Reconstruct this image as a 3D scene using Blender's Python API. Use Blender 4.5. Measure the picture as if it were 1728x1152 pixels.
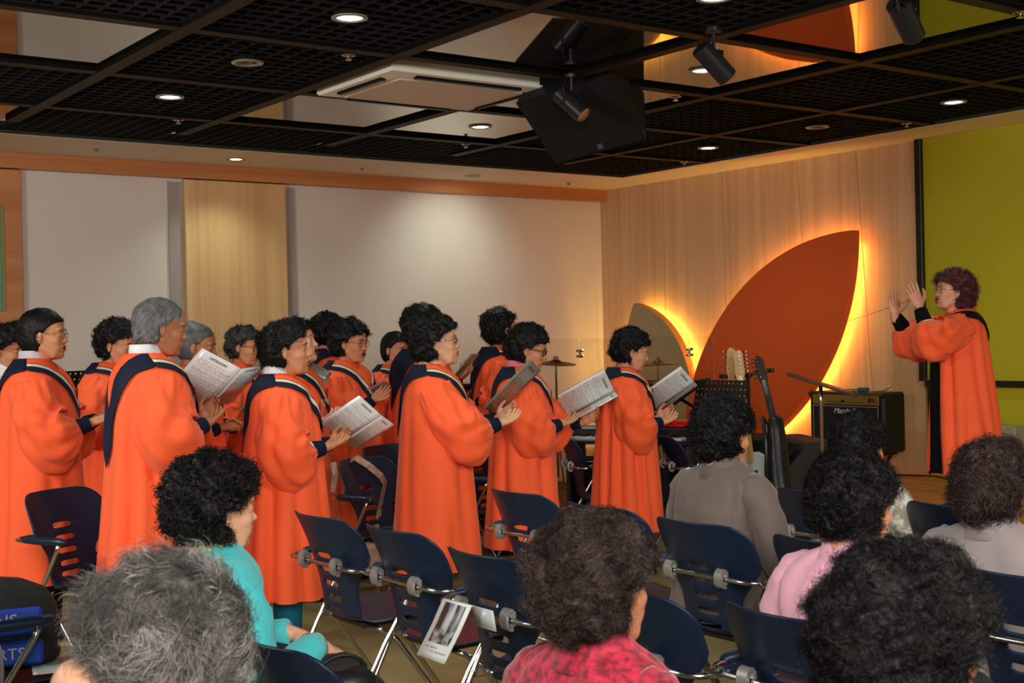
import bpy, math, random, numpy as np
from mathutils import Vector, Matrix
PI = math.pi
for o in list(bpy.data.objects): bpy.data.objects.remove(o)
scn = bpy.context.scene
COL = scn.collection
# ------------------------------------------------------------------ camera
CM = np.array([[0.805307, -0.592421, -0.022774], [0.021109, -0.009738, 0.99973], [0.592483, 0.80557, -0.004663]])                      # rows: right, up, forward
CC = np.array([0.0, 0.0, 1.48]); FPX = 2179.79; ZC = 2.943
cam = bpy.data.objects.new('camera', bpy.data.cameras.new('camera')); COL.objects.link(cam)
cam.data.sensor_width = 36; cam.data.lens = FPX/1728*36
cam.data.clip_start = .05
mw = Matrix(((CM[0][0], CM[1][0], -CM[2][0], CC[0]), (CM[0][1], CM[1][1], -CM[2][1], CC[1]), (CM[0][2], CM[1][2], -CM[2][2], CC[2]), (0, 0, 0, 1)))
cam.matrix_world = mw
cam.data.dof.use_dof = True; cam.data.dof.focus_distance = 6.6; cam.data.dof.aperture_fstop = 10
scn.camera = cam
# ------------------------------------------------------------------ world, exposure, hall lights, added fills
scn.view_settings.view_transform = 'Standard'; scn.view_settings.look = 'None'
scn.view_settings.gamma = 1; scn.view_settings.use_curve_mapping = False
scn.view_settings.exposure = -0.05
w = bpy.data.worlds.new('world'); scn.world = w; w.use_nodes = True
w.node_tree.nodes['Background'].inputs[0].default_value = (1.0, .86, .74, 1)
w.node_tree.nodes['Background'].inputs[1].default_value = .12
def area(name, loc, target, size, energy, color, size_y=None):
    l = bpy.data.lights.new(name, 'AREA'); l.energy = energy; l.color = color; l.size = size
    if size_y: l.shape = 'RECTANGLE'; l.size_y = size_y
    o = bpy.data.objects.new(name, l); COL.objects.link(o); o.location = loc
    o.rotation_euler = (Vector(target)-Vector(loc)).to_track_quat('-Z', 'Y').to_euler()
    return o
def spot(name, loc, target, energy, color, angle=100, blend=.8, rad=.06):
    l = bpy.data.lights.new(name, 'SPOT'); l.energy = energy; l.color = color; l.spot_size = math.radians(angle); l.spot_blend = blend
    l.shadow_soft_size = rad
    o = bpy.data.objects.new(name, l); COL.objects.link(o); o.location = loc
    o.rotation_euler = (Vector(target)-Vector(loc)).to_track_quat('-Z', 'Y').to_euler()
    return o
area('hall_light_rear', (-.6, -1.0, 2.75), (4.6, 5.4, 1.0), 1.5, 275, (1.0, .93, .86))
area('hall_light_aisle', (3.2, -.4, 2.8), (5.5, 5.2, .8), 1.2, 110, (1.0, .93, .86))
area('fill_light_left', (-1.2, 5.2, 2.8), (4.0, 6.4, .9), 1.6, 165, (.98, .96, .90))  # unseen fill lamp, placed to brighten the music sheets and left wall
COOL = (.86, 1.0, .84)
for (x, y, e) in ((2.93, 5.17, 45), (2.93, 7.36, 45), (5.28, 7.5, 45), (5.28, 5.27, 30), (7.40, 7.37, 26), (7.38, 5.09, 26), (4.11, 4.03, 30), (4.38, 9.64, 26)):
    spot('downlight_beam', (x, y, 2.90), (x, y, 0), e, COOL, 125, 1.0)
spot('added_scallop_spot', (6.72, 9.25, 2.90), (6.72, 10.3, 1.9), 30, (.9, 1.0, .86), 100, 1.0)  # added spot with no fixture of its own, makes the white wall's scallop
# ------------------------------------------------------------------ helpers
def s2l(c):
    return tuple(((v/255)/12.92 if v/255 <= .04045 else ((v/255+.055)/1.055)**2.4) for v in c)
def ray(u, v):
    return CM.T @ np.array([(u-864)/FPX, -(v-576)/FPX, 1.0])
def at(u, v, dep): return CC + dep*ray(u, v)
def ground(u, dep, z=0.0):
    """ground point under pixel column u (taken near the horizon) at camera depth dep"""
    p = at(u, 565, dep); return np.array([p[0], p[1], z])
MATS = {}
def mat(name, col, rough=.6, metal=0, spec=.5, noise=None, bump=None, trans=0, alpha=1, emit=None, sheen=0, coat=0, ior=1.45):
    """noise=(scale,(sx,sy,sz),amount,darker colour) ; bump=(scale,strength)"""
    if name in MATS: return MATS[name]
    m = bpy.data.materials.new(name); m.use_nodes = True; nt = m.node_tree; b = nt.nodes['Principled BSDF']
    def s(k, v):
        if k in b.inputs: b.inputs[k].default_value = v
    s('Base Color', (*col, 1)); s('Roughness', rough); s('Metallic', metal); s('Specular IOR Level', spec)
    s('Transmission Weight', trans); s('Alpha', alpha); s('Sheen Weight', sheen); s('Coat Weight', coat); s('IOR', ior)
    if emit: s('Emission Color', (*emit[0], 1)); s('Emission Strength', emit[1])
    if noise or bump:
        tc = nt.nodes.new('ShaderNodeTexCoord')
    if noise:
        mp = nt.nodes.new('ShaderNodeMapping'); mp.inputs['Scale'].default_value = noise[1]
        nz = nt.nodes.new('ShaderNodeTexNoise'); nz.inputs['Scale'].default_value = noise[0]; nz.inputs['Detail'].default_value = 5
        nt.links.new(tc.outputs['Object'], mp.inputs[0]); nt.links.new(mp.outputs[0], nz.inputs['Vector'])
        cr = nt.nodes.new('ShaderNodeValToRGB'); cr.color_ramp.elements[0].position = .5-.5*noise[2]; cr.color_ramp.elements[1].position = .5+.5*noise[2]
        cr.color_ramp.elements[0].color = (*noise[3], 1); cr.color_ramp.elements[1].color = (*col, 1)
        nt.links.new(nz.outputs['Fac'], cr.inputs[0]); nt.links.new(cr.outputs[0], b.inputs['Base Color'])
    if bump:
        n2 = nt.nodes.new('ShaderNodeTexNoise'); n2.inputs['Scale'].default_value = bump[0]; n2.inputs['Detail'].default_value = 3
        nt.links.new(tc.outputs['Object'], n2.inputs['Vector'])
        bp = nt.nodes.new('ShaderNodeBump'); bp.inputs['Strength'].default_value = bump[1]; bp.inputs['Distance'].default_value = .01
        nt.links.new(n2.outputs['Fac'], bp.inputs['Height']); nt.links.new(bp.outputs[0], b.inputs['Normal'])
    MATS[name] = m; return m
def tag(o, label=None, cat=None, group=None, kind=None):
    for k, v in (('label', label), ('category', cat), ('group', group), ('kind', kind)):
        if v: o[k] = v
    return o
def empty(name, loc=(0, 0, 0), rz=0, label=None, cat=None, group=None, kind=None):
    o = bpy.data.objects.new(name, None); COL.objects.link(o); o.location = loc; o.rotation_euler = (0, 0, rz); o.empty_display_size = .1
    return tag(o, label, cat, group, kind)
def link(name, me, parent=None):
    o = bpy.data.objects.new(name, me); COL.objects.link(o)
    if parent: o.parent = parent
    return o
class MB:
    def __init__(s): s.V = []; s.F = []; s.M = []; s.n = 0; s.uv = []
    def add(s, V, F, mi=0):
        V = np.asarray(V, float).reshape(-1, 3)
        for f in F: s.F.append(tuple(int(i)+s.n for i in f))
        if np.isscalar(mi): s.M += [mi]*len(F)
        else: s.M += list(mi)
        s.V.append(V); s.n += len(V); return s
    def box(s, c, size, R=None, bev=0, mi=0):
        c = np.array(c, float); h = np.array(size, float)/2; R = np.eye(3) if R is None else np.array(R)
        if bev <= 0:
            V = np.array([[x, y, z] for x in (-1, 1) for y in (-1, 1) for z in (-1, 1)])*h
            F = [(0, 1, 3, 2), (4, 6, 7, 5), (0, 4, 5, 1), (2, 3, 7, 6), (0, 2, 6, 4), (1, 5, 7, 3)]
            return s.add(V@R.T+c, F, mi)
        bev = min(bev, h.min()*.95); V = []; ix = {}
        for sg in [(x, y, z) for x in (-1, 1) for y in (-1, 1) for z in (-1, 1)]:
            for a in range(3):
                p = np.array(sg)*(h-bev); p[a] = sg[a]*h[a]; ix[sg, a] = len(V); V.append(p)
        V = np.array(V); F = []
        def face(f):
            P = V[list(f)]; n = np.cross(P[1]-P[0], P[2]-P[0])
            F.append(tuple(f) if n@P.mean(0) > 0 else tuple(f[::-1]))
        for a in range(3):
            b, d = (a+1) % 3, (a+2) % 3
            for sa in (-1, 1):
                q = []
                for (sb, sd) in ((-1, -1), (1, -1), (1, 1), (-1, 1)):
                    sg = [0, 0, 0]; sg[a] = sa; sg[b] = sb; sg[d] = sd; q.append(ix[tuple(sg), a])
                face(q)
                for sb in (-1, 1):
                    s1 = [0, 0, 0]; s1[a] = sa; s1[b] = sb; s1[d] = -1; s2 = list(s1); s2[d] = 1
                    face([ix[tuple(s1), a], ix[tuple(s2), a], ix[tuple(s2), b], ix[tuple(s1), b]])
        for sg in [(x, y, z) for x in (-1, 1) for y in (-1, 1) for z in (-1, 1)]: face([ix[sg, 0], ix[sg, 1], ix[sg, 2]])
        return s.add(V@R.T+c, F, mi)
    def loft(s, rings, closed=True, cap0=False, cap1=False, mi=0):
        rings = np.asarray(rings, float); m, n = rings.shape[:2]; F = []
        for i in range(m-1):
            for j in range(n if closed else n-1):
                k = (j+1) % n; F.append((i*n+j, i*n+k, (i+1)*n+k, (i+1)*n+j))
        if cap0: F.append(tuple(range(n-1, -1, -1)))
        if cap1: F.append(tuple((m-1)*n+j for j in range(n)))
        return s.add(rings.reshape(-1, 3), F, mi)
    def tube(s, P, r, n=8, caps=True, mi=0):
        P = np.asarray(P, float); m = len(P); r = np.broadcast_to(np.asarray(r, float), (m,))
        T = np.gradient(P, axis=0); T /= np.linalg.norm(T, axis=1)[:, None]+1e-12
        a = np.array([0, 0, 1.0]) if abs(T[0][2]) < .9 else np.array([1.0, 0, 0])
        u = np.cross(a, T[0]); u /= np.linalg.norm(u); rings = []
        ang = np.arange(n)*2*PI/n
        for i in range(m):
            u = u-T[i]*(u@T[i]); u /= np.linalg.norm(u); v = np.cross(T[i], u)
            rings.append(P[i]+r[i]*(np.cos(ang)[:, None]*u+np.sin(ang)[:, None]*v))
        return s.loft(rings, True, caps, caps, mi)
    def lathe(s, prof, n=20, c=(0, 0, 0), R=None, mi=0, cap0=False, cap1=False):
        R = np.eye(3) if R is None else np.array(R); ang = np.arange(n)*2*PI/n
        rings = [np.stack([r*np.cos(ang), r*np.sin(ang), np.full(n, z)], 1)@R.T+np.array(c) for r, z in prof]
        return s.loft(rings, True, cap0, cap1, mi)
    def prism(s, poly, axis, a, b, mi=0):
        """poly in the two other axes (cyclic order), extruded along axis from a to b"""
        n = len(poly); V = []
        o = [(axis+1) % 3, (axis+2) % 3]
        for t in (a, b):
            for p in poly:
                v = [0, 0, 0]; v[axis] = t; v[o[0]] = p[0]; v[o[1]] = p[1]; V.append(v)
        F = [tuple(range(n-1, -1, -1)), tuple(range(n, 2*n))]+[(i, (i+1) % n, n+(i+1) % n, n+i) for i in range(n)]
        return s.add(V, F, mi)
    def build(s, name, mats, parent=None, smooth=False, local=None, sharp=None):
        V = np.concatenate(s.V) if s.V else np.zeros((0, 3))
        if local is not None: V = to_local(V, local)
        me = bpy.data.meshes.new(name); me.from_pydata(V.tolist(), [], s.F)
        for m in (mats if isinstance(mats, (list, tuple)) else [mats]): me.materials.append(m)
        if any(s.M): me.polygons.foreach_set('material_index', s.M)
        if smooth: me.polygons.foreach_set('use_smooth', [True]*len(me.polygons))
        me.update()
        if sharp and smooth: me.set_sharp_from_angle(angle=math.radians(sharp))
        return link(name, me, parent)
def npmesh(name, V, F, mats, mi=None, smooth=True, uv=None, parent=None):
    """fast path for big quad/tri arrays; F is an (n,k) int array"""
    me = bpy.data.meshes.new(name); F = np.asarray(F, np.int32); k = F.shape[1]
    me.vertices.add(len(V)); me.vertices.foreach_set('co', np.asarray(V, np.float32).ravel())
    me.loops.add(F.size); me.loops.foreach_set('vertex_index', F.ravel())
    me.polygons.add(len(F)); me.polygons.foreach_set('loop_start', np.arange(0, F.size, k, dtype=np.int32))
    for m in (mats if isinstance(mats, (list, tuple)) else [mats]): me.materials.append(m)
    if mi is not None: me.polygons.foreach_set('material_index', np.asarray(mi, np.int32))
    if smooth: me.polygons.foreach_set('use_smooth', np.ones(len(F), bool))
    if uv is not None:
        l = me.uv_layers.new(name='uv'); l.data.foreach_set('uv', np.asarray(uv, np.float32)[F.ravel()].ravel())
    me.update(calc_edges=True); me.validate()
    return link(name, me, parent)
def to_local(V, root):
    c, s_ = math.cos(root.rotation_euler[2]), math.sin(root.rotation_euler[2]); L = np.array(root.location)
    d = np.asarray(V)-L; return np.stack([c*d[..., 0]+s_*d[..., 1], -s_*d[..., 0]+c*d[..., 1], d[..., 2]], -1)
def to_world(V, root):
    c, s_ = math.cos(root.rotation_euler[2]), math.sin(root.rotation_euler[2]); V = np.asarray(V)
    return np.stack([c*V[..., 0]-s_*V[..., 1], s_*V[..., 0]+c*V[..., 1], V[..., 2]], -1)+np.array(root.location)
def copy_tree(o, parent=None):
    c = o.copy(); COL.objects.link(c); c.parent = parent
    for ch in list(o.children): copy_tree(ch, c)
    return c
def unit(v): v = np.asarray(v, float); return v/(np.linalg.norm(v)+1e-12)
def wood(name, c1, c2, axis='z', rough=.45, scale=9):
    """straight fine wood grain running along an axis"""
    m = bpy.data.materials.new(name); m.use_nodes = True; nt = m.node_tree; b = nt.nodes['Principled BSDF']
    tc = nt.nodes.new('ShaderNodeTexCoord'); mp = nt.nodes.new('ShaderNodeMapping')
    mp.inputs['Scale'].default_value = {'z': (1, 1, .025), 'x': (.025, 1, 1), 'y': (1, .025, 1)}[axis]
    nz = nt.nodes.new('ShaderNodeTexNoise'); nz.inputs['Scale'].default_value = scale; nz.inputs['Detail'].default_value = 8; nz.inputs['Roughness'].default_value = .65
    cr = nt.nodes.new('ShaderNodeValToRGB'); cr.color_ramp.elements[0].position = .36; cr.color_ramp.elements[1].position = .62
    cr.color_ramp.elements[0].color = (*c2, 1); cr.color_ramp.elements[1].color = (*c1, 1)
    nt.links.new(tc.outputs['Object'], mp.inputs[0]); nt.links.new(mp.outputs[0], nz.inputs['Vector']); nt.links.new(nz.outputs['Fac'], cr.inputs[0])
    nt.links.new(cr.outputs[0], b.inputs['Base Color']); b.inputs['Roughness'].default_value = rough
    return m
def text_mesh(name, s, size, mtx, m, parent=None, ext=.0006, align='CENTER'):
    cu = bpy.data.curves.new(name, 'FONT'); cu.body = s; cu.size = size; cu.extrude = ext; cu.align_x = align; cu.align_y = 'CENTER'; cu.resolution_u = 2
    o = bpy.data.objects.new(name, cu); COL.objects.link(o); bpy.context.view_layer.update()
    me = bpy.data.meshes.new_from_object(o.evaluated_get(bpy.context.evaluated_depsgraph_get())); bpy.data.objects.remove(o); bpy.data.curves.remove(cu)
    me.name = name; me.transform(mtx); me.materials.clear(); me.materials.append(m)
    return link(name, me, parent)
def frame_mtx(origin, ex, ey):
    ex = unit(ex); ey = np.asarray(ey, float); ey = unit(ey-ex*(ey@ex)); ez = np.cross(ex, ey)
    return Matrix([[ex[i], ey[i], ez[i], origin[i]] for i in range(3)]+[[0, 0, 0, 1]])
NAVY = mat('navy_plastic', (.0075, .018, .042), .34, spec=.45, noise=(60, (1, 1, 1), .9, (.006, .014, .034)), bump=(220, .06))
CHROME = mat('chrome', (.58, .57, .54), .2, 1)
CLAMP = mat('grey_clamp', (.26, .25, .235), .4, .3)
BLK = mat('black_satin', (.008, .008, .009), .42)
BLKM = mat('black_matt', (.006, .006, .006), .8, spec=.2)
WHITE = mat('white_paint', (.62, .58, .52), .6)
# ================================================================== THE SETTING
XW, YW, XE, YE = 8.64, 10.16, 8.097, 9.19
M_white = mat('wall_white', s2l((228, 220, 208)), .55, noise=(3, (1, 1, 1), 1.2, s2l((222, 213, 202))))
M_soff = mat('soffit_white', s2l((240, 230, 212)), .6)
M_woodwall = wood('wall_veneer', s2l((212, 176, 136)), s2l((192, 154, 113)), 'z', .4, 10)
M_woodcol = wood('column_veneer', s2l((232, 192, 140)), s2l((212, 168, 114)), 'z', .38, 9)
M_fascia = wood('fascia_veneer', s2l((206, 138, 84)), s2l((186, 118, 66)), 'x', .4, 8)
M_beam = mat('beam_charcoal', (.040, .036, .029), .6, spec=.2); M_bside = mat('beam_side', (.004, .004, .0035), .8, spec=.1)
M_mirror = mat('smoked_mirror', (.30, .28, .235), .02, 1)
M_grille = mat('grille_black', (.013, .013, .012), .6, spec=.2)
M_void = mat('plenum_black', (.002, .002, .002), .95, spec=0)
M_floor = mat('floor_vinyl', s2l((150, 136, 92)), .5, noise=(2.2, (1, 1, 1), 1.0, s2l((128, 116, 78))), bump=(160, .05))
M_stage = wood('stage_boards', s2l((200, 124, 58)), s2l((166, 96, 42)), 'y', .4, 8)
M_lime = mat('lime_wall', s2l((182, 178, 26)), .6, noise=(1.1, (1, 1, 1), 1.0, s2l((176, 160, 18))))
o = MB().box((1.8, 2.2, -.05), (14.6, 16.4, .1)).build('floor', M_floor); tag(o, 'olive brown vinyl floor under the rows of navy chairs', kind='structure')
# stage: front riser + deck + planks
stage = empty('floor_stage', (0, 0, 0), 0, 'low wooden stage floor in front of the wood veneer wall', kind='structure')
MB().box(((6.35+XW)/2, 4.1, .15), (XW-6.35, 12.1, .30)).build('riser', M_fascia, stage)
for k in range(14):
    x0 = 6.36+k*.1625
    MB().box((x0+.0795, 4.1, .308), (.159, 12.08, .016), bev=.002).build('plank', M_stage, stage)
# walls
o = MB().box((XW/2-2.5, YW+.06, 1.5), (XW+6.2, .12, 3.0)).build('wall_left', M_white); tag(o, 'plain white wall behind the choir', kind='structure')
# faint projection-screen lip on the white wall
wl = empty('trim_1', (0, 0, 0), 0, 'wood veneer fascia along the top of the white wall', kind='structure')
MB().box(((XW-4.2)/2, 10.115, 2.89), (XW+4.2, .09, .125), bev=.004).build('fascia', M_fascia, wl)
for (x0, x1, y0) in ((4.13, 5.04, 10.085), (-2.5, 2.83, 10.085)):
    c = empty('trim_2' if x0 > 0 else 'trim_3', (0, 0, 0), 0, 'tall light wood veneer panel standing against the white wall' if x0 > 0 else 'wood veneer panel with green glass at left end of the white wall', kind='structure')
    MB().box(((x0+x1)/2, (y0+YW)/2, 1.41), (x1-x0, YW-y0, 2.82), bev=.004).build('veneer_panel', M_woodcol if x0 > 0 else M_fascia, c)
    MB().box(((x0+x1)/2, 10.12, 2.822), (x1-x0-.04, .06, .012)).build('top_gap', BLKM, c)
    if x0 < 0:
        MB().box((2.5, 10.083, 2.15), (.40, .012, .80), bev=.003).build('frame', mat('pale_frame', s2l((150, 140, 90)), .5), c)
        MB().box((2.48, 10.075, 2.15), (.38, .01, .78)).build('pane', mat('green_glass', s2l((110, 165, 120)), .15), c)
# grey reveal strips between the white board and the veneer column
MB().box((4.06, YW-.012, 1.4), (.10, .024, 2.8)).build('trim_4', mat('reveal_grey', s2l((168, 156, 152)), .6)); tag(bpy.data.objects['trim_4'], 'narrow grey reveal beside the light wood panel', kind='structure')
MB().box((5.10, YW-.012, 1.4), (.09, .024, 2.8)).build('trim_5', MATS['reveal_grey']); tag(bpy.data.objects['trim_5'], 'narrow grey reveal right of the light wood panel', kind='structure')
# back wall of veneer panels (slightly leaning joints)
wb = empty('wall_back', (0, 0, 0), 0, 'wood veneer panelled wall behind the stage', kind='structure')
MB().box((XW+.10, 3.3, 1.5), (.12, 14.2, 3.0)).build('wall_core', M_white, wb)
seam = [(10.16, 10.16), (9.22, 9.22), (8.43, 8.40), (7.53, 7.36), (6.90, 6.72), (6.27, 6.27)]
for (a, b) in zip(seam[:-1], seam[1:]):
    zj = lambda y_: 1.58+(6.9-y_)*.215
    for (z0, z1) in ((0, None), (None, 2.95)):
        def yl(s_, z): return s_[1]+(s_[0]-s_[1])*z/2.95
        ja, jb = zj(a[0]), zj(b[0]); g_ = .002
        za0, zb0, za1, zb1 = (0, 0, ja-g_, jb-g_) if z1 is None else (ja+g_, jb+g_, z1, z1)
        q = [(yl(b, zb0)+.003, zb0), (yl(a, za0)-.003, za0), (yl(a, za1)-.003, za1), (yl(b, zb1)+.003, zb1)]
        m = MB(); m.prism(q, 0, XW, XW+.04); m.build('veneer_panel', M_woodwall, wb)
MB().box((XW+.035, 8.2, 1.5), (.01, 4, 3)).build('joint_backing', mat('joint_brown', s2l((70, 40, 18)), .8), wb)
# lime end panel with black frame strip and black lower rail
g = empty('wall_right', (0, 0, 0), 0, 'lime green wall panel with black edge strip right of the stage', kind='structure')
MB().box((XW-.005, 2.65, 2.0), (.05, 7.15, 1.92)).build('lime_board', M_lime, g)
MB().box((XW+.01, 2.65, .52), (.04, 7.15, 1.06)).build('lime_base', M_lime, g)
MB().box((XW-.02, 6.255, 2.0), (.09, .055, 1.90), bev=.004).build('edge_strip', mat('strip_black', (.012, .009, .007), .4), g)
MB().box((XW-.035, 2.65, 1.04), (.08, 7.15, .045), bev=.004).build('rail', MATS['strip_black'], g)
# far side walls out of view
M_hall = mat('hall_wall', s2l((150, 140, 124)), .8)
o = MB().box((1.8, -6.05, 1.5), (14.6, .1, 3.0)).build('wall_rear', M_hall); tag(o, 'plain hall wall behind the camera side', kind='structure')
o = MB().box((-5.55, 2.2, 1.5), (.1, 16.4, 3.0)).build('wall_side', M_hall); tag(o, 'plain hall wall to the far left', kind='structure')
# ceiling: white soffit border, beams, grilles, mirrors
cl = empty('ceiling', (0, 0, 0), 0, 'dark coffered ceiling of grilles and mirror panels with white border', kind='structure')
MB().box((1.55, (YE+YW)/2+.05, 2.993), (14.2, YW-YE+.1, .10)).build('soffit', M_soff, cl)
MB().box(((XE+XW)/2+.03, 1.6, 2.9925), (XW-XE+.06, YE*2-3.2, .099)).build('soffit', M_soff, cl)
MB().box((1.3, 2.2, 3.45), (13.7, 16.4, .04)).build('plenum', M_void, cl)
bx = [2.392+1.15*i for i in range(-4, 5)]; ay = [8.075-1.15*j for j in range(0, 8)]
def beam(c, size):
    m = MB(); m.box(c, size, bev=.002); m.M = [0 if k in (2*2,) else 1 for k in range(len(m.F))]
    for i_, f in enumerate(m.F):
        P_ = m.V[0][list(f)]; m.M[i_] = 0 if P_[:, 2].max() < c[2]-size[2]/2+.001 else 1
    m.build('beam', [M_beam, M_bside], cl)
for x in bx: beam((x, (YE-1)/2+1, 2.975), (.085, YE-1-1, .064))
for y in ay: beam(((XE-2.2)/2, y, 2.9765), (XE+2.2, .085, .062))
MB().box((XE-.012, 4.6, 2.986), (.03, 9.2, .082)).build('edge_trim', M_beam, cl)
MB().box((2.9, YE-.012, 2.986), (10.4, .03, .082)).build('edge_trim', M_beam, cl)
def cellx(i): return (2.392+1.15*i, 2.392+1.15*(i+1) if i < 4 else XE)
def celly(j): return (8.075-1.15*j, 8.075-1.15*(j-1) if j > 0 else YE)
MIRR = {(-1, 2), (-1, 0), (1, 1), (2, 1), (2, 2), (2, 3), (2, 4), (1, 3), (0, 4), (-3, 2)}
stain = mat('smoked_mirror_stained', (.30, .28, .235), .03, 1, noise=(1.6, (1, 1, 1), .12, (.21, .18, .125)))
for i in range(-4, 5):
    for j in range(0, 7):
        x0, x1 = cellx(i); y0, y1 = celly(j); x0 += .0425; x1 -= .0425; y0 += .0425; y1 -= .0425
        if (i, j) == (1, 2): continue
        if (i, j) in MIRR:
            MB().box(((x0+x1)/2, (y0+y1)/2, 2.972), (x1-x0-.004, y1-y0-.004, .008)).build('mirror_panel', stain if (i, j) == (1, 3) else M_mirror, cl)
        else:
            m = MB(); n = 11
            for k in range(n+1):
                x = x0+.004+(x1-x0-.008)*k/n; m.box((x, (y0+y1)/2, 2.975), (.007, y1-y0, .022))
                y = y0+.004+(y1-y0-.008)*k/n; m.box(((x0+x1)/2, y, 2.975), (x1-x0, .007, .024))
            gp = m.build('grille', M_grille, cl); gp['kind'] = 'stuff'
# downlights
M_lamp = mat('lamp_glow', (1, 1, 1), .5, emit=((.93, 1.0, .90), 9))
M_ring = mat('lamp_ring', (.42, .40, .34), .3, .6)
M_refl = mat('lamp_reflector', (.30, .27, .24), .18, 1)
def downlight(x, y, z, lit, label, r=.062):
    t = empty('downlight', (x, y, z), 0, label, 'ceiling light', 'recessed ceiling downlights')
    MB().lathe([(r+.022, 0), (r+.020, -.006), (r, -.007), (r-.003, .004)], 28).build('trim_ring', M_ring, t, True)
    if lit:
        MB().lathe([(r-.003, .0), (r*.7, -.004), (.0005, -.006)], 24).build('lamp', M_lamp, t, True)
        MB().lathe([(r+.012, 0), (r+.012, .05), (.0005, .05)], 20).build('housing', BLKM, t)
    else:
        MB().lathe([(r-.003, .002), (r*.75, .035), (r*.4, .05), (.0005, .052)], 24).build('reflector', M_refl, t, True)
        MB().lathe([(.0005, .012), (.018, .016), (.022, .03), (.02, .05)], 12).build('lamp', mat('unlit_bulb', (.5, .48, .46), .2), t, True)
        MB().lathe([(r+.012, 0), (r+.012, .06), (.0005, .06)], 20).build('housing', BLKM, t)
downlight(2.92, 5.16, ZC, 1, 'large lit downlight near the top edge, in a dark grille left of the air conditioner')
downlight(2.93, 6.27, ZC, 0, 'unlit downlight with bronze ring, in the grille left of the air conditioner')
downlight(2.94, 7.37, ZC, 1, 'lit downlight in the dark grille at far left, above the light wood panel')
downlight(5.28, 7.50, ZC+.022, 1, 'lit downlight in a mirror panel between air conditioner and hanging speaker')
downlight(5.27, 5.27, ZC+.022, 1, 'lit downlight half hidden behind the black track spotlight by the leaf reflection')
downlight(7.41, 7.37, ZC, 1, 'lit downlight in the grille above the veneer wall, right of the hanging speaker')
downlight(7.38, 6.23, ZC, 0, 'unlit downlight in the grille above the orange leaf')
downlight(7.38, 5.09, ZC, 1, 'lit downlight in the grille above the lime green wall')
downlight(4.11, 4.03, ZC, 1, 'lit downlight cut by the top edge above the hanging spotlight')
downlight(4.38, 9.63, ZC, 1, 'lit downlight in the white soffit above the light wood panel', .055)
downlight(6.71, 9.67, ZC, 0, 'unlit downlight in the white soffit above the white wall', .055)
def sprinkler(u, v, label):
    d = ray(u, v); p = CC+d*((ZC-CC[2])/d[2])
    t = empty('sprinkler', p, 0, label, 'sprinkler', 'ceiling sprinklers')
    MB().lathe([(.036, 0), (.034, -.004), (.014, -.008), (.01, -.02), (.0005, -.022)], 16).build('escutcheon', CHROME, t, True)
    MB().lathe([(.0005, -.022), (.018, -.024), (.018, -.026), (.0005, -.027)], 12).build('deflector', CHROME, t)
for (u, v, l) in ((588, 93, 'small chrome sprinkler on the beam above the air conditioner'), (301, 202, 'small chrome sprinkler on the beam below the far left downlight'), (1140, 163, 'small chrome sprinkler on the beam right of the hanging speaker'),
                  (163, 252, 'small sprinkler in the white soffit at far left'), (611, 284, 'small sprinkler in the white soffit right of the light wood panel'), (959, 308, 'small sprinkler in the white soffit near the room corner'),
                  (1530, 208, 'small sprinkler on the ceiling border above the lime wall'), (1722, 21, 'small chrome sprinkler at the top right corner'), (786, 243, 'small sprinkler on the beam below the lit mirror panel'), (1155, 273, 'small sprinkler on the beam near the soffit above the veneer wall')):
    sprinkler(u, v, l)
# air conditioner cassette
M_ac = mat('ac_cream', s2l((250, 246, 230)), .5)
ac = empty('air_conditioner', (4.185, 6.42, ZC), 0, 'cream rectangular ceiling cassette air conditioner between the mirror panels', 'air conditioner')
m = MB(); m.loft([[(sx*a, sy*b, z) for sx, sy in ((-1, -1), (1, -1), (1, 1), (-1, 1))] for (a, b, z) in ((.545, .43, .06), (.545, .43, .0), (.535, .42, -.014), (.45, .335, -.03), (.43, .32, -.026), (.42, .31, -.034))], True, True, True)
m.build('panel', M_ac, ac)
for (cx, cy, lx, ly) in ((0, .375, .72, .035), (0, -.375, .72, .035), (.49, 0, .035, .5), (-.49, 0, .035, .5)):
    l = MB().box((cx, cy, -.0245), (lx, ly, .018)).build('vent', BLKM, ac)
    MB().box((cx, cy, -.036), (lx*.96, ly*.35, .004) if lx > ly else (lx*.35, ly*.96, .004)).build('louvre', mat('louvre_grey', (.10, .09, .10), .4), l)
# hanging loudspeaker: axes in camera space (right, up, away)
def cdir(r, u, f): return CM.T @ np.array([r, u, f], float)
P0 = at(938, 277, 7.9)
ew = unit(cdir(.49, .095, -.30)); eh = unit(cdir(.25, -.36, .35)); eh = unit(eh-ew*(eh@ew)); ed = np.cross(ew, eh)
sp = empty('loudspeaker', P0+.3*ed-.3*eh, 0, 'big black loudspeaker hung tilted from the ceiling mirror panels', 'loudspeaker')
W_, H_, D_ = .62, .50, .42
def bl(a, b, c): return P0+a*ew-b*eh+c*ed
m = MB(); m.add([bl(0, 0, 0), bl(W_, 0, 0), bl(W_, H_, 0), bl(0, H_, 0), bl(.08, .03, D_), bl(W_-.08, .03, D_), bl(W_-.08, H_-.02, D_), bl(.08, H_-.02, D_)],
      [(0, 1, 2, 3), (7, 6, 5, 4), (1, 0, 4, 5), (2, 1, 5, 6), (3, 2, 6, 7), (0, 3, 7, 4)]); m.build('cabinet', mat('speaker_black', (.006, .0065, .0065), .6, bump=(300, .1)), sp, local=sp)
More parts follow.
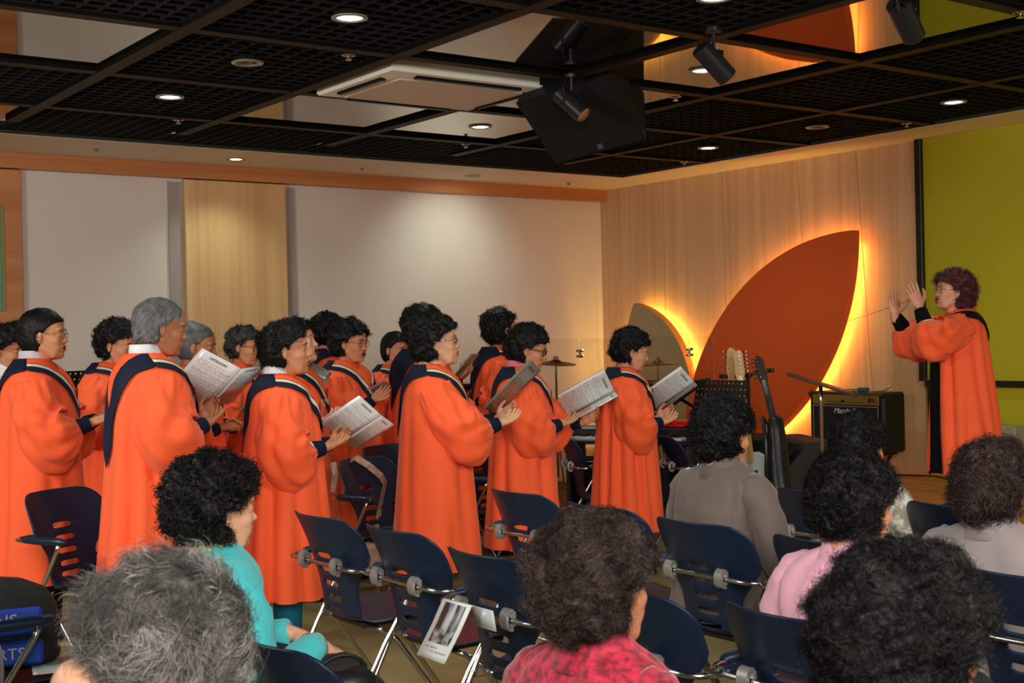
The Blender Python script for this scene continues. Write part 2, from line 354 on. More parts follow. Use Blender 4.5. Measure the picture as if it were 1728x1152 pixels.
m = MB(); m.add([bl(.012, .012, -.006), bl(W_-.012, .012, -.006), bl(W_-.012, H_-.012, -.006), bl(.012, H_-.012, -.006), bl(.012, .012, 0), bl(W_-.012, .012, 0), bl(W_-.012, H_-.012, 0), bl(.012, H_-.012, 0)],
      [(0, 1, 2, 3), (1, 0, 4, 5), (2, 1, 5, 6), (3, 2, 6, 7), (0, 3, 7, 4)]); m.build('grille_cloth', mat('speaker_cloth', (.004, .0045, .0045), .9), sp, local=sp)
m = MB(); q = bl(.34, .05, -.007); m.box(q, (.03, .03, .03), R=np.stack([ew, eh, ed], 1)); m.build('badge', mat('badge_grey', (.10, .10, .10), .5), sp, local=sp)
# track spotlights
def track_spot(u, v, dep_z, tgt, label, lit=None):
    d = ray(u, v); p = CC+d*((dep_z-CC[2])/d[2]); dirv = unit(tgt)
    t = empty('track_spotlight', (p[0], p[1], ZC), 0, label, 'spotlight', 'black track spotlights')
    a = unit(np.cross(dirv, [0, 0, 1])); b = np.cross(a, dirv); R = np.stack([a, b, dirv], 1); c = p-np.array([p[0], p[1], ZC])
    MB().lathe([(.0005, -.105), (.045, -.105), (.05, -.10), (.05, -.03), (.052, -.03), (.052, .10), (.049, .10), (.047, .03)], 24, c, R).build('barrel', mat('spot_black', (.014, .015, .017), .35), t, True, sharp=40)
    lm = mat('spot_glow', (1, .5, .2), .5, emit=((1.0, .42, .13), 4.5)) if lit else mat('spot_dark', (.03, .03, .03), .3)
    MB().lathe([(.048, .055), (.0005, .03)], 20, c, R).build('reflector', lm, t, True)
    m = MB(); m.tube([(0, 0, 0), (0, 0, -.02)], .04, 16); m.tube([(0, 0, -.02), (0, 0, c[2]+.075)], .009, 8)
    m.box((0, 0, c[2]+.06), (.12, .02, .012), bev=.003)
    for sx in (-1, 1): m.box((sx*.057, 0, c[2]+.03), (.006, .02, .07), bev=.002)
    m.build('bracket', BLK, t)
    m = MB(); th = np.linspace(0, PI, 9); m.tube(np.stack([-.03-.03*np.sin(th), np.zeros(9), c[2]+.10-.06*np.cos(th)-.02], 1), .003, 5); m.build('cable', BLK, t, True)
track_spot(965, 176, 2.775, cdir(.62, -.62, -.30), 'black track spotlight with orange glow hanging in front of the speaker', True)
track_spot(1205, 106, 2.775, cdir(.66, -.60, .32), 'black track spotlight hanging in front of the mirrored orange leaf')
track_spot(1529, 34, 2.775, (-.55, -.15, .38), 'black spotlight at the top edge in front of the mirrored lime wall')
# leaf wall ornaments with strip light behind
def circ_int(c1, r1, c2, r2, n=48):
    """outline (y,z) of the intersection of two discs"""
    c1 = np.array(c1); c2 = np.array(c2); d = np.linalg.norm(c2-c1); a = (r1*r1-r2*r2+d*d)/(2*d); h = math.sqrt(r1*r1-a*a); u = (c2-c1)/d
    P = c1+a*u; q = np.array([-u[1], u[0]]); T1, T2 = P+h*q, P-h*q
    def arc(c, r, A, B):
        a0 = math.atan2(*(A-c)[::-1]); a1 = math.atan2(*(B-c)[::-1]); dd = (a1-a0+PI) % (2*PI)-PI
        return [c+r*np.array([math.cos(a0+dd*k/n), math.sin(a0+dd*k/n)]) for k in range(n)]
    return arc(c1, r1, T1, T2)+arc(c2, r2, T2, T1)
def area2(poly): return sum(a[0]*b[1]-b[0]*a[1] for a, b in zip(poly, poly[1:]+poly[:1]))
def leaf(name, label, c1, r1, c2, r2, x0, x1, mf, ms, glow, strength):
    P = circ_int(c1, r1, c2, r2)
    if area2(P) < 0: P = P[::-1]
    t = empty(name, (x0, float(np.mean([p[0] for p in P])), float(min(p[1] for p in P))), 0, label, 'wall decoration')
    m = MB(); m.prism(P, 0, x0, x1); n = len(P)
    m.M = [0 if len(f) > 4 else 1 for f in m.F]
    m.build('leaf_panel', [mf, ms], t, local=t)
    cen = np.mean(P, 0); Q = [cen+(p-cen)*.90 for p in P]
    m = MB(); pts = [(x1+.03, q[0], q[1]) for q in Q]+[(x1+.03, Q[0][0], Q[0][1])]
    m.tube(pts, .009, 5, False); m.build('light_strip', mat('strip_'+name, (1, .7, .3), .5, emit=(glow, strength)), t, local=t)
    cl_ = empty
    m = MB()
    for k in (8, 30, 60, 85):
        q = cen+(P[k % n]-cen)*.6; m.box(((x1+XW)/2-.002, q[0], q[1]), (XW-x1-.006, .05, .05))
    m.build('standoff', BLKM, t, local=t)
leaf('leaf_ornament', 'large burnt orange leaf shaped panel glowing on the veneer wall', (6.79, .24), 2.03, (8.81, 2.27), 2.02, 8.44, 8.53,
     mat('leaf_orange', s2l((216, 86, 24)), .5, bump=(120, .08)), mat('leaf_edge', s2l((200, 92, 36)), .5), (1.0, .58, .10), 44)
leaf('leaf_ornament', 'smaller pale beige leaf shaped panel in the corner behind the drum shield', (9.62, .85), .93, (8.28, 1.1), 1.36, 8.45, 8.53,
     mat('leaf_beige', s2l((170, 152, 112)), .5), mat('leaf_beige_edge', s2l((206, 140, 70)), .5), (1.0, .5, .12), 1.0)
# ================================================================== CHAIRS
def chair_proto():
    t = empty('chair', (0, 0, 0), 0)
    # side profile of the shell: (x forward, z, half width)
    def bez(P, s): 
        P = np.array(P, float); n = len(P)-1; f = [math.comb(n, k)*s**k*(1-s)**(n-k) for k in range(n+1)]; return np.array(f)@P
    slots = [.668, .612, .556, .500, .452]; zs = []
    top = .825
    back = [top, top-.006, top-.018, top-.036, top-.06, top-.09, top-.12]
    for z in slots: back += [z+.0115, z+.0065, z-.0065, z-.0115]
    rows = [(z, 'b') for z in back]
    def bx_(z):   # x of the back at height z
        q = (top-z)/(top-.44); return -.275+.10*math.sin(min(q, 1)*1.45)+(-.02)*(1-q)**2
    def hw(z):
        q = top-z; base = .232
        if q < .10: base = .232-.085+math.sqrt(max(0, .085**2-(max(0, .085-q))**2))
        n = max(0, min(1, (.69-z)/.16)); n = n*n*(3-2*n)
        return base*(1-n)+.142*n
    prof = [(bx_(z), z, hw(z)) for z, _ in rows]; nb = len(prof)
    x0, z0, _ = prof[-1]
    for s in np.linspace(.1, 1, 10):
        p = bez([(x0, z0), (x0+.03, .405), (-.08, .415), (.03, .432), (.20, .445), (.235, .415)], s); wv = .142+(.205-.142)*min(1, s*2.2) if s < .85 else .205-.05*(s-.85)/.15
        prof.append((p[0], p[1], wv))
    cols = [-1, -.93, -.80, -.6, 'a', 'b', 'c', 'd', 'e', 'f', 'g', .6, .80, .93, 1]
    fix = dict(a=-.054, b=-.042, c=-.02, d=0, e=.02, f=.042, g=.054)
    V = []; nc = len(cols)
    for i, (x, z, w_) in enumerate(prof):
        for cc_ in cols:
            y = fix[cc_] if isinstance(cc_, str) else cc_*w_
            if not isinstance(cc_, str) and abs(cc_) == .6: y = np.sign(cc_)*(.054+(w_-.054)*.3)
            q = y/.23
            V.append((x+(.075*q*q if i < nb else .075*q*q*max(0, 1-(i-nb)/4)), y, z+(0 if i < nb else .018*q*q*min(1, (i-nb)/4))))
    F = []
    for i in range(len(prof)-1):
        for j in range(nc-1):
            ids = (i*nc+j, (i+1)*nc+j, (i+1)*nc+j+1, i*nc+j+1)
            k = (i-7)
            if 0 <= k < 4*len(slots):
                ph = k % 4; c0, c1 = j, j+1
                if ph < 3 and 4 <= j <= 9:
                    if ph == 1 or 5 <= j <= 8: continue
                    if ph == 0: F.append((ids[0], ids[1], ids[3]) if j == 4 else (ids[0], ids[2], ids[3])); continue
                    if ph == 2: F.append((ids[0], ids[1], ids[2]) if j == 4 else (ids[1], ids[2], ids[3])); continue
            F.append(ids)
    m = MB(); m.add(V, F); sh = m.build('shell', NAVY, t, True)
    md = sh.modifiers.new('s', 'SOLIDIFY'); md.thickness = .008; md.offset = 0; md.use_rim = True
    md2 = sh.modifiers.new('b', 'BEVEL'); md2.width = .0022; md2.segments = 1; md2.limit_method = 'ANGLE'; md2.angle_limit = .9
    # under-seat bracket
    MB().box((0, 0, .405), (.26, .25, .022), bev=.006).build('seat_bracket', BLK, t)
    # clamps and bar
    zb = .638; xb = bx_(zb)-.024
    for sy in (-1, 1):
        m = MB(); th = np.linspace(-PI*.62, PI*.62, 11)
        for (oy, r) in ((-.012, 1), ):
            pass
        ring = []
        for a in th:
            c_, s_ = math.cos(a), math.sin(a)
            ring.append([(xb-.0-.022*c_, sy*.125-.017, zb+.034*s_), (xb-.022*c_, sy*.125+.017, zb+.034*s_), (xb-.011*c_, sy*.125+.017, zb+.022*s_), (xb-.011*c_, sy*.125-.017, zb+.022*s_)])
        m.loft(ring, True, True, True); m.box((xb+.012, sy*.125, zb), (.022, .03, .05), bev=.006)
        m.build('clamp', CLAMP, t, True, sharp=35)
    m = MB(); P = [(xb, y, zb) for y in np.linspace(-.2, .2, 7)]
    def arm(sy): return [(xb+.004, sy*.235, zb), (xb+.022, sy*.262, zb), (xb+.055, sy*.278, zb), (xb+.10, sy*.283, zb), (xb+.16, sy*.285, zb)]
    P = arm(-1)[::-1]+P+arm(1); m.tube(P, .0085, 8); m.build('back_bar', CHROME, t, True)
    for sy in (-1, 1):
        m = MB(); prof2 = [(-.16, .006, .010), (-.15, .014, .016), (-.08, .017, .019), (.03, .018, .020), (.075, .016, .018), (.085, .006, .010)]; ang = np.arange(10)*2*PI/10
        m.loft([[(x, sy*.285+ry*math.cos(a), zb+.006+rz*math.sin(a)) for a in ang] for x, rz, ry in prof2], True, True, True)
        m.build('arm_pad', NAVY, t, True)
        m = MB(); m.tube([(.045, sy*.285, zb-.005), (.03, sy*.283, zb-.04), (-.12, sy*.262, .36), (-.31, sy*.25, .012), (-.315, sy*.25, 0)], .010, 8); m.build('leg', CHROME, t, True)
        m = MB(); m.tube([(-.10, sy*.14, .40), (-.09, sy*.20, .395), (-.05, sy*.235, .36), (.20, sy*.25, .012), (.203, sy*.25, 0)], .010, 8); m.build('leg', CHROME, t, True)
    MB().tube([(-.20, -.255, .21), (-.20, .255, .21)], .008, 8).build('stretcher', CHROME, t, True)
    return t
chair0 = chair_proto(); chair_used = [0]
def put_chair(x, y, rz_deg, label):
    c = chair0 if not chair_used[0] else copy_tree(chair0); chair_used[0] = 1
    c.location = (x, y, 0); c.rotation_euler = (0, 0, math.radians(rz_deg)); tag(c, label, 'chair', 'navy plastic armchairs with chrome frames'); return c
DX = .25   # chair origin sits ahead of its backrest
for (x, y, rz, l) in (
    (2.277, 4.365, 0, 'empty navy chair at left end of its row, behind the singer with a white collar'),
    (2.30, 3.853, 0, 'empty navy chair just left of the chair with the leaflet, seat visible'),
    (2.234, 3.227, 0, 'navy chair with a printed leaflet hanging over its chrome bar'),
    (2.188, 2.538, 0, 'navy chair mostly hidden behind the foreground woman in crimson'),
    (2.27, 2.052, 0, 'navy chair under the back of the woman in the pink jacket'),
    (3.226, 4.388, 0, 'navy chair in front of the singer in dark glasses, upper slots showing orange'),
    (3.18, 3.80, 0, 'navy chair whose top shows just above the crimson woman\'s hair'),
    (3.145, 3.245, 0, 'navy chair with five open slots behind the woman in the grey brown shirt'),
    (3.142, 2.688, 0, 'navy chair top between grey brown shirt and pink jacket'),
    (3.08, 1.97, 0, 'navy chair behind the woman in the silver shirt at right edge'),
    (4.076, 3.518, 0, 'navy chair carrying the woman in the white patterned blouse'),
    (4.096, 2.878, 0, 'empty navy chair in front of the conductor, left of the silver shirt'),
    (4.15, 2.20, 0, 'navy chair hidden behind the woman in the silver shirt, at right edge'),
    (1.244, 2.627, 0, 'navy chair at the bottom edge behind the turquoise jacket'),
    (1.32, 1.62, 0, 'navy chair of the foreground woman in crimson'),
    (1.30, .98, 0, 'navy chair of the foreground woman with large black perm'),
    (.86, 4.315, 0, 'navy chair at lower left corner with a sports bag and paper on its seat'),
    (1.98, 1.47, 0, 'navy chair at the bottom right corner beside the black perm'),
):
    put_chair(x+DX, y, rz, l)
for (u, d, rz, l) in (
    (88, 5.88, -62, 'navy chair at far left below the man in glasses, orange showing through slots'),
    (604, 7.1, -72, 'navy chair with a beige bag strap over its back between two singers'),
    (640, 7.9, -70, 'navy chair directly behind the one with the beige bag strap'),
    (795, 7.9, -70, 'navy chair half hidden behind the singer with the floral scarf'),
    (950, 8.35, -30, 'navy chair in shadow under the digital piano, between two singers'),
    (1118, 8.2, -30, 'navy chair in shadow under the digital piano, right of the last singer'),
):
    p = ground(u, d); a_ = math.radians(rz); put_chair(p[0]+.25*math.cos(a_), p[1]+.25*math.sin(a_), rz, l)
# ================================================================== PAPER
def print_mat(name, paper, mode='music'):
    """uv print: staves and notes, or text lines"""
    m = bpy.data.materials.new(name); m.use_nodes = True; nt = m.node_tree; b = nt.nodes['Principled BSDF']; L = nt.links.new
    uv = nt.nodes.new('ShaderNodeUVMap'); uv.uv_map = 'uv'; sp_ = nt.nodes.new('ShaderNodeSeparateXYZ'); L(uv.outputs[0], sp_.inputs[0])
    def M_(op, a, b_=None, c=None):
        n = nt.nodes.new('ShaderNodeMath'); n.operation = op
        for k, v in enumerate((a, b_, c)):
            if v is None: continue
            if isinstance(v, (int, float)): n.inputs[k].default_value = v
            else: L(v, n.inputs[k])
        return n.outputs[0]
    X, Y = sp_.outputs[0], sp_.outputs[1]
    def band(v, lo, hi): return M_('MULTIPLY', M_('GREATER_THAN', v, lo), M_('LESS_THAN', v, hi))
    inx = band(X, .08, .92)
    if mode == 'music':
        fy = M_('FRACT', M_('MULTIPLY', M_('SUBTRACT', Y, .06), 7.0)); iny = band(Y, .06, .83)
        stave = M_('MULTIPLY', M_('LESS_THAN', M_('FRACT', M_('MULTIPLY', fy, 9.0)), .22), band(fy, .45, .98))
        cb = nt.nodes.new('ShaderNodeCombineXYZ'); L(M_('MULTIPLY', X, 24.0), cb.inputs[0]); L(M_('MULTIPLY', Y, 42.0), cb.inputs[1])
        nz = nt.nodes.new('ShaderNodeTexVoronoi'); L(cb.outputs[0], nz.inputs['Vector']); nz.inputs['Scale'].default_value = 1
        notes = M_('MULTIPLY', M_('LESS_THAN', nz.outputs['Distance'], .27), band(fy, .42, 1.0))
        stems = M_('MULTIPLY', M_('LESS_THAN', M_('FRACT', M_('MULTIPLY', X, 26.0)), .13), band(fy, .5, .92))
        n2 = nt.nodes.new('ShaderNodeTexNoise'); cb2 = nt.nodes.new('ShaderNodeCombineXYZ'); L(M_('MULTIPLY', X, 40.0), cb2.inputs[0]); L(M_('MULTIPLY', Y, 50.0), cb2.inputs[1]); L(cb2.outputs[0], n2.inputs['Vector']); n2.inputs['Scale'].default_value = 1.5
        lyr = M_('MULTIPLY', M_('GREATER_THAN', n2.outputs['Fac'], .54), band(fy, .16, .32))
        ink = M_('MAXIMUM', M_('MULTIPLY', stave, .30), M_('MAXIMUM', M_('MULTIPLY', notes, .9), M_('MAXIMUM', M_('MULTIPLY', lyr, .8), M_('MULTIPLY', stems, .45))))
        ttl = M_('MULTIPLY', M_('GREATER_THAN', n2.outputs['Fac'], .47), M_('MULTIPLY', band(Y, .875, .925), band(X, .28, .72)))
        ink = M_('MAXIMUM', M_('MULTIPLY', ink, M_('MULTIPLY', iny, inx)), M_('MULTIPLY', ttl, .9))
    else:
        fy = M_('FRACT', M_('MULTIPLY', Y, 22.0)); cb = nt.nodes.new('ShaderNodeCombineXYZ'); L(M_('MULTIPLY', X, 60.0), cb.inputs[0]); L(M_('MULTIPLY', Y, 44.0), cb.inputs[1])
        n2 = nt.nodes.new('ShaderNodeTexNoise'); L(cb.outputs[0], n2.inputs['Vector']); n2.inputs['Scale'].default_value = 1
        ink = M_('MULTIPLY', M_('MULTIPLY', M_('GREATER_THAN', n2.outputs['Fac'], .47), band(fy, .25, .7)), M_('MULTIPLY', inx, band(Y, .06, .92)))
        ink = M_('MULTIPLY', ink, .7)
    mx = nt.nodes.new('ShaderNodeMix'); mx.data_type = 'RGBA'; L(ink, mx.inputs[0]); mx.inputs[6].default_value = (*paper, 1); mx.inputs[7].default_value = (.03, .03, .035, 1)
    L(mx.outputs[2], b.inputs['Base Color']); b.inputs['Roughness'].default_value = .22; b.inputs['Specular IOR Level'].default_value = .5
    return m
M_music = print_mat('sheet_music_print', (.86, .88, .88)); M_back = print_mat('sheet_back_print', (.30, .27, .23)); M_textp = print_mat('text_print', (.62, .66, .64), 'text')
M_sleeve = mat('plastic_sleeve_grey', (.16, .15, .145), .25)
INK = mat('print_ink', (.02, .02, .025), .6)
def sheet(name, O, A, B, mats, parent, thick=.003, curl=0.0, n=6, local=None):
    """page with corner O, edge vectors A (x) and B (y, up); front face has normal AxB"""
    O, A, B = map(lambda v: np.asarray(v, float), (O, A, B)); N = unit(np.cross(A, B)); V = []; U = []
    for k in range(2):
        for i in range(n+1):
            for j in range(2):
                s_ = i/n; V.append(O+A*s_+B*j+N*((thick if k == 0 else 0)+curl*math.sin(s_*PI))); U.append((s_, j))
    q = 2*(n+1); F = []; mi = []
    for i in range(n):
        a = 2*i; F.append((a, a+2, a+3, a+1)); mi.append(0); F.append((q+a, q+a+1, q+a+3, q+a+2)); mi.append(1)
        F.append((a, q+a, q+a+2, a+2)); mi.append(2); F.append((a+1, a+3, q+a+3, q+a+1)); mi.append(2)
    F.append((0, 1, q+1, q)); mi.append(2); a = 2*n; F.append((a, q+a, q+a+1, a+1)); mi.append(2)
    V = np.array(V)
    if local is not None: V = to_local(V, local)
    return npmesh(name, V, F, mats, mi, False, np.array(U), parent)
# leaflet over the chrome bar of the chair at (2.27, 3.20)
lx = 2.234+DX-.30; zt = .672
lf = empty('leaflet', (lx, 3.297, .45), 0, 'white printed leaflet with a grey photo hung over a chair bar', 'leaflet')
def leaf_strip(xs, zs_, y0, y1, mats, name, skew=0):
    V = []; U = []; n = len(xs)
    for i, (x, z) in enumerate(zip(xs, zs_)):
        sk = skew*(zt-z)
        V += [(x, y0+sk, z), (x, y1+sk, z)]; U += [(0, i/(n-1)), (1, i/(n-1))]
    F = [(2*i, 2*i+2, 2*i+3, 2*i+1) for i in range(n-1)]; V = to_local(np.array(V), lf)
    o = npmesh(name, V, F, mats, None, True, np.array(U), lf); md = o.modifiers.new('s', 'SOLIDIFY'); md.thickness = .0012
    return o
def leaflet_mat():
    m = bpy.data.materials.new('leaflet_print'); m.use_nodes = True; nt = m.node_tree; b = nt.nodes['Principled BSDF']; L = nt.links.new
    uv = nt.nodes.new('ShaderNodeUVMap'); uv.uv_map = 'uv'; s_ = nt.nodes.new('ShaderNodeSeparateXYZ'); L(uv.outputs[0], s_.inputs[0])
    def M_(op, a, b_=None):
        n = nt.nodes.new('ShaderNodeMath'); n.operation = op
        for k, v in enumerate((a, b_)):
            if v is None: continue
            if isinstance(v, (int, float)): n.inputs[k].default_value = v
            else: L(v, n.inputs[k])
        return n.outputs[0]
    X, Y = s_.outputs[0], s_.outputs[1]; band = lambda v, a, c: M_('MULTIPLY', M_('GREATER_THAN', v, a), M_('LESS_THAN', v, c))
    ph = M_('MULTIPLY', band(X, .14, .86), band(Y, .28, .68))
    nz = nt.nodes.new('ShaderNodeTexNoise'); nz.inputs['Scale'].default_value = 4.5; nz.inputs['Detail'].default_value = 4; L(uv.outputs[0], nz.inputs['Vector'])
    cr = nt.nodes.new('ShaderNodeValToRGB'); cr.color_ramp.elements[0].position = .42; cr.color_ramp.elements[0].color = (.03, .03, .03, 1); cr.color_ramp.elements[1].position = .62; cr.color_ramp.elements[1].color = (.5, .5, .5, 1); L(nz.outputs['Fac'], cr.inputs[0])
    mx = nt.nodes.new('ShaderNodeMix'); mx.data_type = 'RGBA'; mx.inputs[6].default_value = (.72, .75, .73, 1); L(cr.outputs[0], mx.inputs[7]); L(ph, mx.inputs[0])
    n3 = nt.nodes.new('ShaderNodeTexNoise'); n3.inputs['Scale'].default_value = 42; L(uv.outputs[0], n3.inputs['Vector'])
    tx = M_('MULTIPLY', M_('GREATER_THAN', n3.outputs['Fac'], .5), M_('MAXIMUM', M_('MULTIPLY', band(Y, .755, .785), band(X, .12, .55)), M_('MAXIMUM', M_('MULTIPLY', band(Y, .83, .86), band(X, .3, .9)), M_('MULTIPLY', band(Y, .13, .15), band(X, .4, .75)))))
    m2 = nt.nodes.new('ShaderNodeMix'); m2.data_type = 'RGBA'; L(tx, m2.inputs[0]); L(mx.outputs[2], m2.inputs[6]); m2.inputs[7].default_value = (.04, .04, .04, 1)
    L(m2.outputs[2], b.inputs['Base Color']); b.inputs['Roughness'].default_value = .4
    return m
th = np.linspace(0, 1, 12)
leaf_strip(list(lx-.0-.012*np.sin(th[:4]*3)-.012)+list(lx-.024-.055*th[4:]), list(zt+.006-.0*th[:4])+list(zt-.02-.150*th[4:]), 3.332, 3.177, leaflet_mat(), 'front_page', .38)
leaf_strip([lx+.004, lx+.005, lx+.006], [zt, zt-.03, zt-.06], 3.227, 3.10, M_textp, 'back_page', -.2)
# ================================================================== BAND GEAR
M_perf = mat('stand_black', (.012, .011, .010), .45)
def music_stand(u, d, ztop, heading, tilt, label, zf=0.0, w_=.5, h_=.32, perf=True):
    p = ground(u, d, zf); t = empty('music_stand', p, math.radians(heading), label, 'music stand')
    c, s_ = math.cos(tilt), math.sin(tilt); H = ztop-zf; m = MB()
    # desk: local x forward (reader side -x)
    E1 = np.array([0, 1.0, 0]); E2 = np.array([s_, 0, c]); N = np.array([-c, 0, s_]); O = np.array([-.02, 0, H])-E2*h_ if tilt < 1.1 else np.array([.03, 0, H])-E2*h_/2
    R = np.stack([E1, E2, N], 1)
    if perf:
        nx, ny = 12, 8; V = []; F = []
        for j in range(ny*3+1):
            for i in range(nx*3+1): V.append(O+E1*(i/(nx*3)-.5)*w_+E2*(j/(ny*3))*h_)
        W = nx*3+1
        for j in range(ny*3):
            for i in range(nx*3):
                if i % 3 == 1 and j % 3 == 1 and 0 < i < nx*3-1: continue
                F.append((j*W+i, j*W+i+1, (j+1)*W+i+1, (j+1)*W+i))
        dk = MB().add(V, F).build('desk', M_perf, t); md = dk.modifiers.new('s', 'SOLIDIFY'); md.thickness = .003
    else:
        MB().box(O+E2*h_/2, (w_, h_, .012), R=R, bev=.004).build('desk', M_perf, t)
    m.box(O+N*(.03 if tilt < 1.1 else .01), (w_, .006, .06 if tilt < 1.1 else .02), R=R, bev=.002); m.build('ledge', M_perf, t)
    m = MB(); m.tube([O+E2*h_*.4-N*.01, (0.03, 0, H-h_*.75), (.03, 0, .45)] if tilt < 1.1 else [(.03, 0, H-.01), (.03, 0, H-.1), (.03, 0, .45)], .011, 8); m.build('upper_pole', CHROME, t, True)
    m = MB(); m.tube([(.03, 0, .60), (.03, 0, .12)], .015, 10); m.box((.03, 0, .6), (.04, .04, .05), bev=.008); m.build('lower_pole', BLK, t, True, sharp=40)
    for k in range(3):
        a = k*2*PI/3; MB().tube([(.03, 0, .20), (.03+.17*math.cos(a), .17*math.sin(a), .06), (.03+.30*math.cos(a), .30*math.sin(a), .008)], .009, 8).build('leg', BLK, t, True)
    return t
music_stand(135, 8.6, 1.31, -70, .35, 'black perforated music stand behind the singers at far left')
music_stand(1222, 8.35, 1.16, 2, .28, 'black perforated music stand in front of the guitar rack', .316, .44)
music_stand(1392, 7.45, 1.16, 132, 1.25, 'black music stand with its desk tipped nearly flat, in front of the amplifier', 0, .46, .40, False)
music_stand(1188, 8.62, 1.16, -60, .95, 'dark reddish music stand seen edge-on at the left of the guitars', .316, .44, .34, False)
# guitar amplifier on a small black stand
amp = empty('guitar_amplifier', (8.2, 6.70, .50), 0, 'black guitar combo amplifier with gold control panel and white script logo', 'amplifier')
aw, ah, ad = .74, .47, .27
MB().box((ad/2, 0, ah/2), (ad, aw, ah), bev=.018).build('cabinet', mat('tolex_black', (.010, .010, .010), .5, bump=(400, .15)), amp)
M_gold = mat('gold_panel', s2l((168, 138, 62)), .35, .6)
MB().box((-.002, 0, ah-.062), (.012, aw-.09, .075), bev=.002).build('control_panel', M_gold, amp)
MB().box((-.002, 0, (ah-.115)/2+.012), (.012, aw-.10, ah-.15), bev=.002).build('grille_cloth', mat('amp_cloth', (.011, .011, .012), .85, bump=(500, .3)), amp)
m = MB(); gy, gz0, gz1 = (aw-.10)/2, .03, ah-.112
m.tube([(-.009, -gy, gz0), (-.009, gy, gz0), (-.009, gy, gz1), (-.009, -gy, gz1), (-.009, -gy, gz0)], .0028, 4); m.build('piping', mat('piping_white', (.5, .48, .42), .5), amp)
for k in range(10):
    MB().lathe([(.0005, .018), (.009, .018), (.011, 0)], 12, (-.008, .16-.036*k, ah-.07), np.array([[0, 0, -1], [0, 1, 0], [1, 0, 0.]])).build('knob', mat('knob_gold', (.4, .33, .2), .3, .7) if k != 4 else BLK, amp, True, sharp=40)
for k, c in enumerate(((.01, .01, .01), (.25, .01, .008))):
    MB().box((-.010, -.245-.036*k, ah-.058), (.012, .026, .034), bev=.003).build('rocker_switch', mat('switch_%d' % k, c, .4), amp)
for sy in (-1, 1):
    for z in (.02, ah-.02): MB().box((.012, sy*(aw/2-.012), z), (.05, .034, .046), bev=.012).build('corner_cap', BLK, amp, True, sharp=50)
text_mesh('logo', 'Marshall', .062, Matrix(((0, 0, -1, -.012), (-1, .0, 0, .0), (0, 1, 0, ah-.150), (0, 0, 0, 1))) @ Matrix.Shear('XZ', 4, (0, 0)) @ Matrix(((1, .25, 0, 0), (0, 1, 0, 0), (0, 0, 1, 0), (0, 0, 0, 1))), mat('logo_white', (.62, .60, .54), .4), amp, .003)
m = MB()
for sy in (-1, 1):
    m.tube([(.04, sy*.28, -.02), (.20, sy*.28, -.178)], .012, 6); m.tube([(.20, sy*.28, -.02), (.04, sy*.28, -.178)], .012, 6)
m.box((.12, 0, -.012), (.26, .60, .022), bev=.004)
m.tube([(.04, -.28, -.17), (.04, .28, -.17)], .012, 6); m.tube([(.20, -.28, -.17), (.20, .28, -.17)], .012, 6)
st = empty('amplifier_stand', (8.2, 6.70, .50), 0, 'low black stand holding the amplifier off the stage', 'stand'); m.build('frame', BLK, st)
tn = empty('tuner_pedal', (8.27, 6.58, .972), .2, 'small blue plug box lying on top of the amplifier', 'audio adapter')
MB().box((0, 0, .018), (.05, .09, .035), bev=.008).build('case', mat('blue_case', s2l((50, 90, 120)), .4), tn)
MB().tube([(0, .04, .015), (.01, .12, .02), (.02, .20, .006), (.02, .26, .006)], .004, 6).build('cable', BLK, tn, True)
cb_ = empty('audio_cable', (8.3, 6.4, .97), 0, 'thin cable with silver jack lying on the amplifier edge', 'cable')
MB().tube([(0, .1, .006), (-.02, 0, .01), (-.06, -.07, .03), (-.07, -.10, .045)], .004, 6).build('wire', BLK, cb_, True)
MB().tube([(-.07, -.10, .045), (-.075, -.13, .06)], .007, 8).build('jack', CHROME, cb_, True)
fc = MB().tube([(8.45, 6.9, .322), (8.5, 6.6, .322), (8.38, 6.35, .324), (8.50, 6.1, .324), (8.3, 5.7, .322)], .006, 6).build('floor_cable', BLK, None, True); tag(fc, 'black cable lying on the stage along the veneer wall', 'cable')
# black road case / bass amp in front of the wall
cs = empty('bass_cabinet', (7.7, 7.55, .316), 0, 'low black speaker cabinet on the stage below the orange leaf', 'speaker cabinet')
MB().box((.2, 0, .15), (.4, .9, .30), bev=.02).build('cabinet', mat('case_black', (.006, .006, .006), .6), cs)
MB().box((-.003, 0, .15), (.01, .82, .24), bev=.003).build('grille', BLKM, cs)
wd = empty('wedge_monitor', (6.72, 5.98, .316), math.radians(60), 'black wedge monitor speaker on the stage behind the grey brown shirt', 'loudspeaker')
m = MB(); m.prism([(-.24, 0), (.24, 0), (.20, .16), (-.02, .42), (-.20, .42)], 0, -.35, .35); m.build('cabinet', mat('wedge_black', (.010, .009, .007), .6), wd)
m = MB(); m.add([(-.32, .02, .405), (.32, .02, .405), (.32, .22, .18), (-.32, .22, .18)], [(0, 1, 2, 3)]); m.V[0][:, 1] += .012; m.build('grille', BLKM, wd)
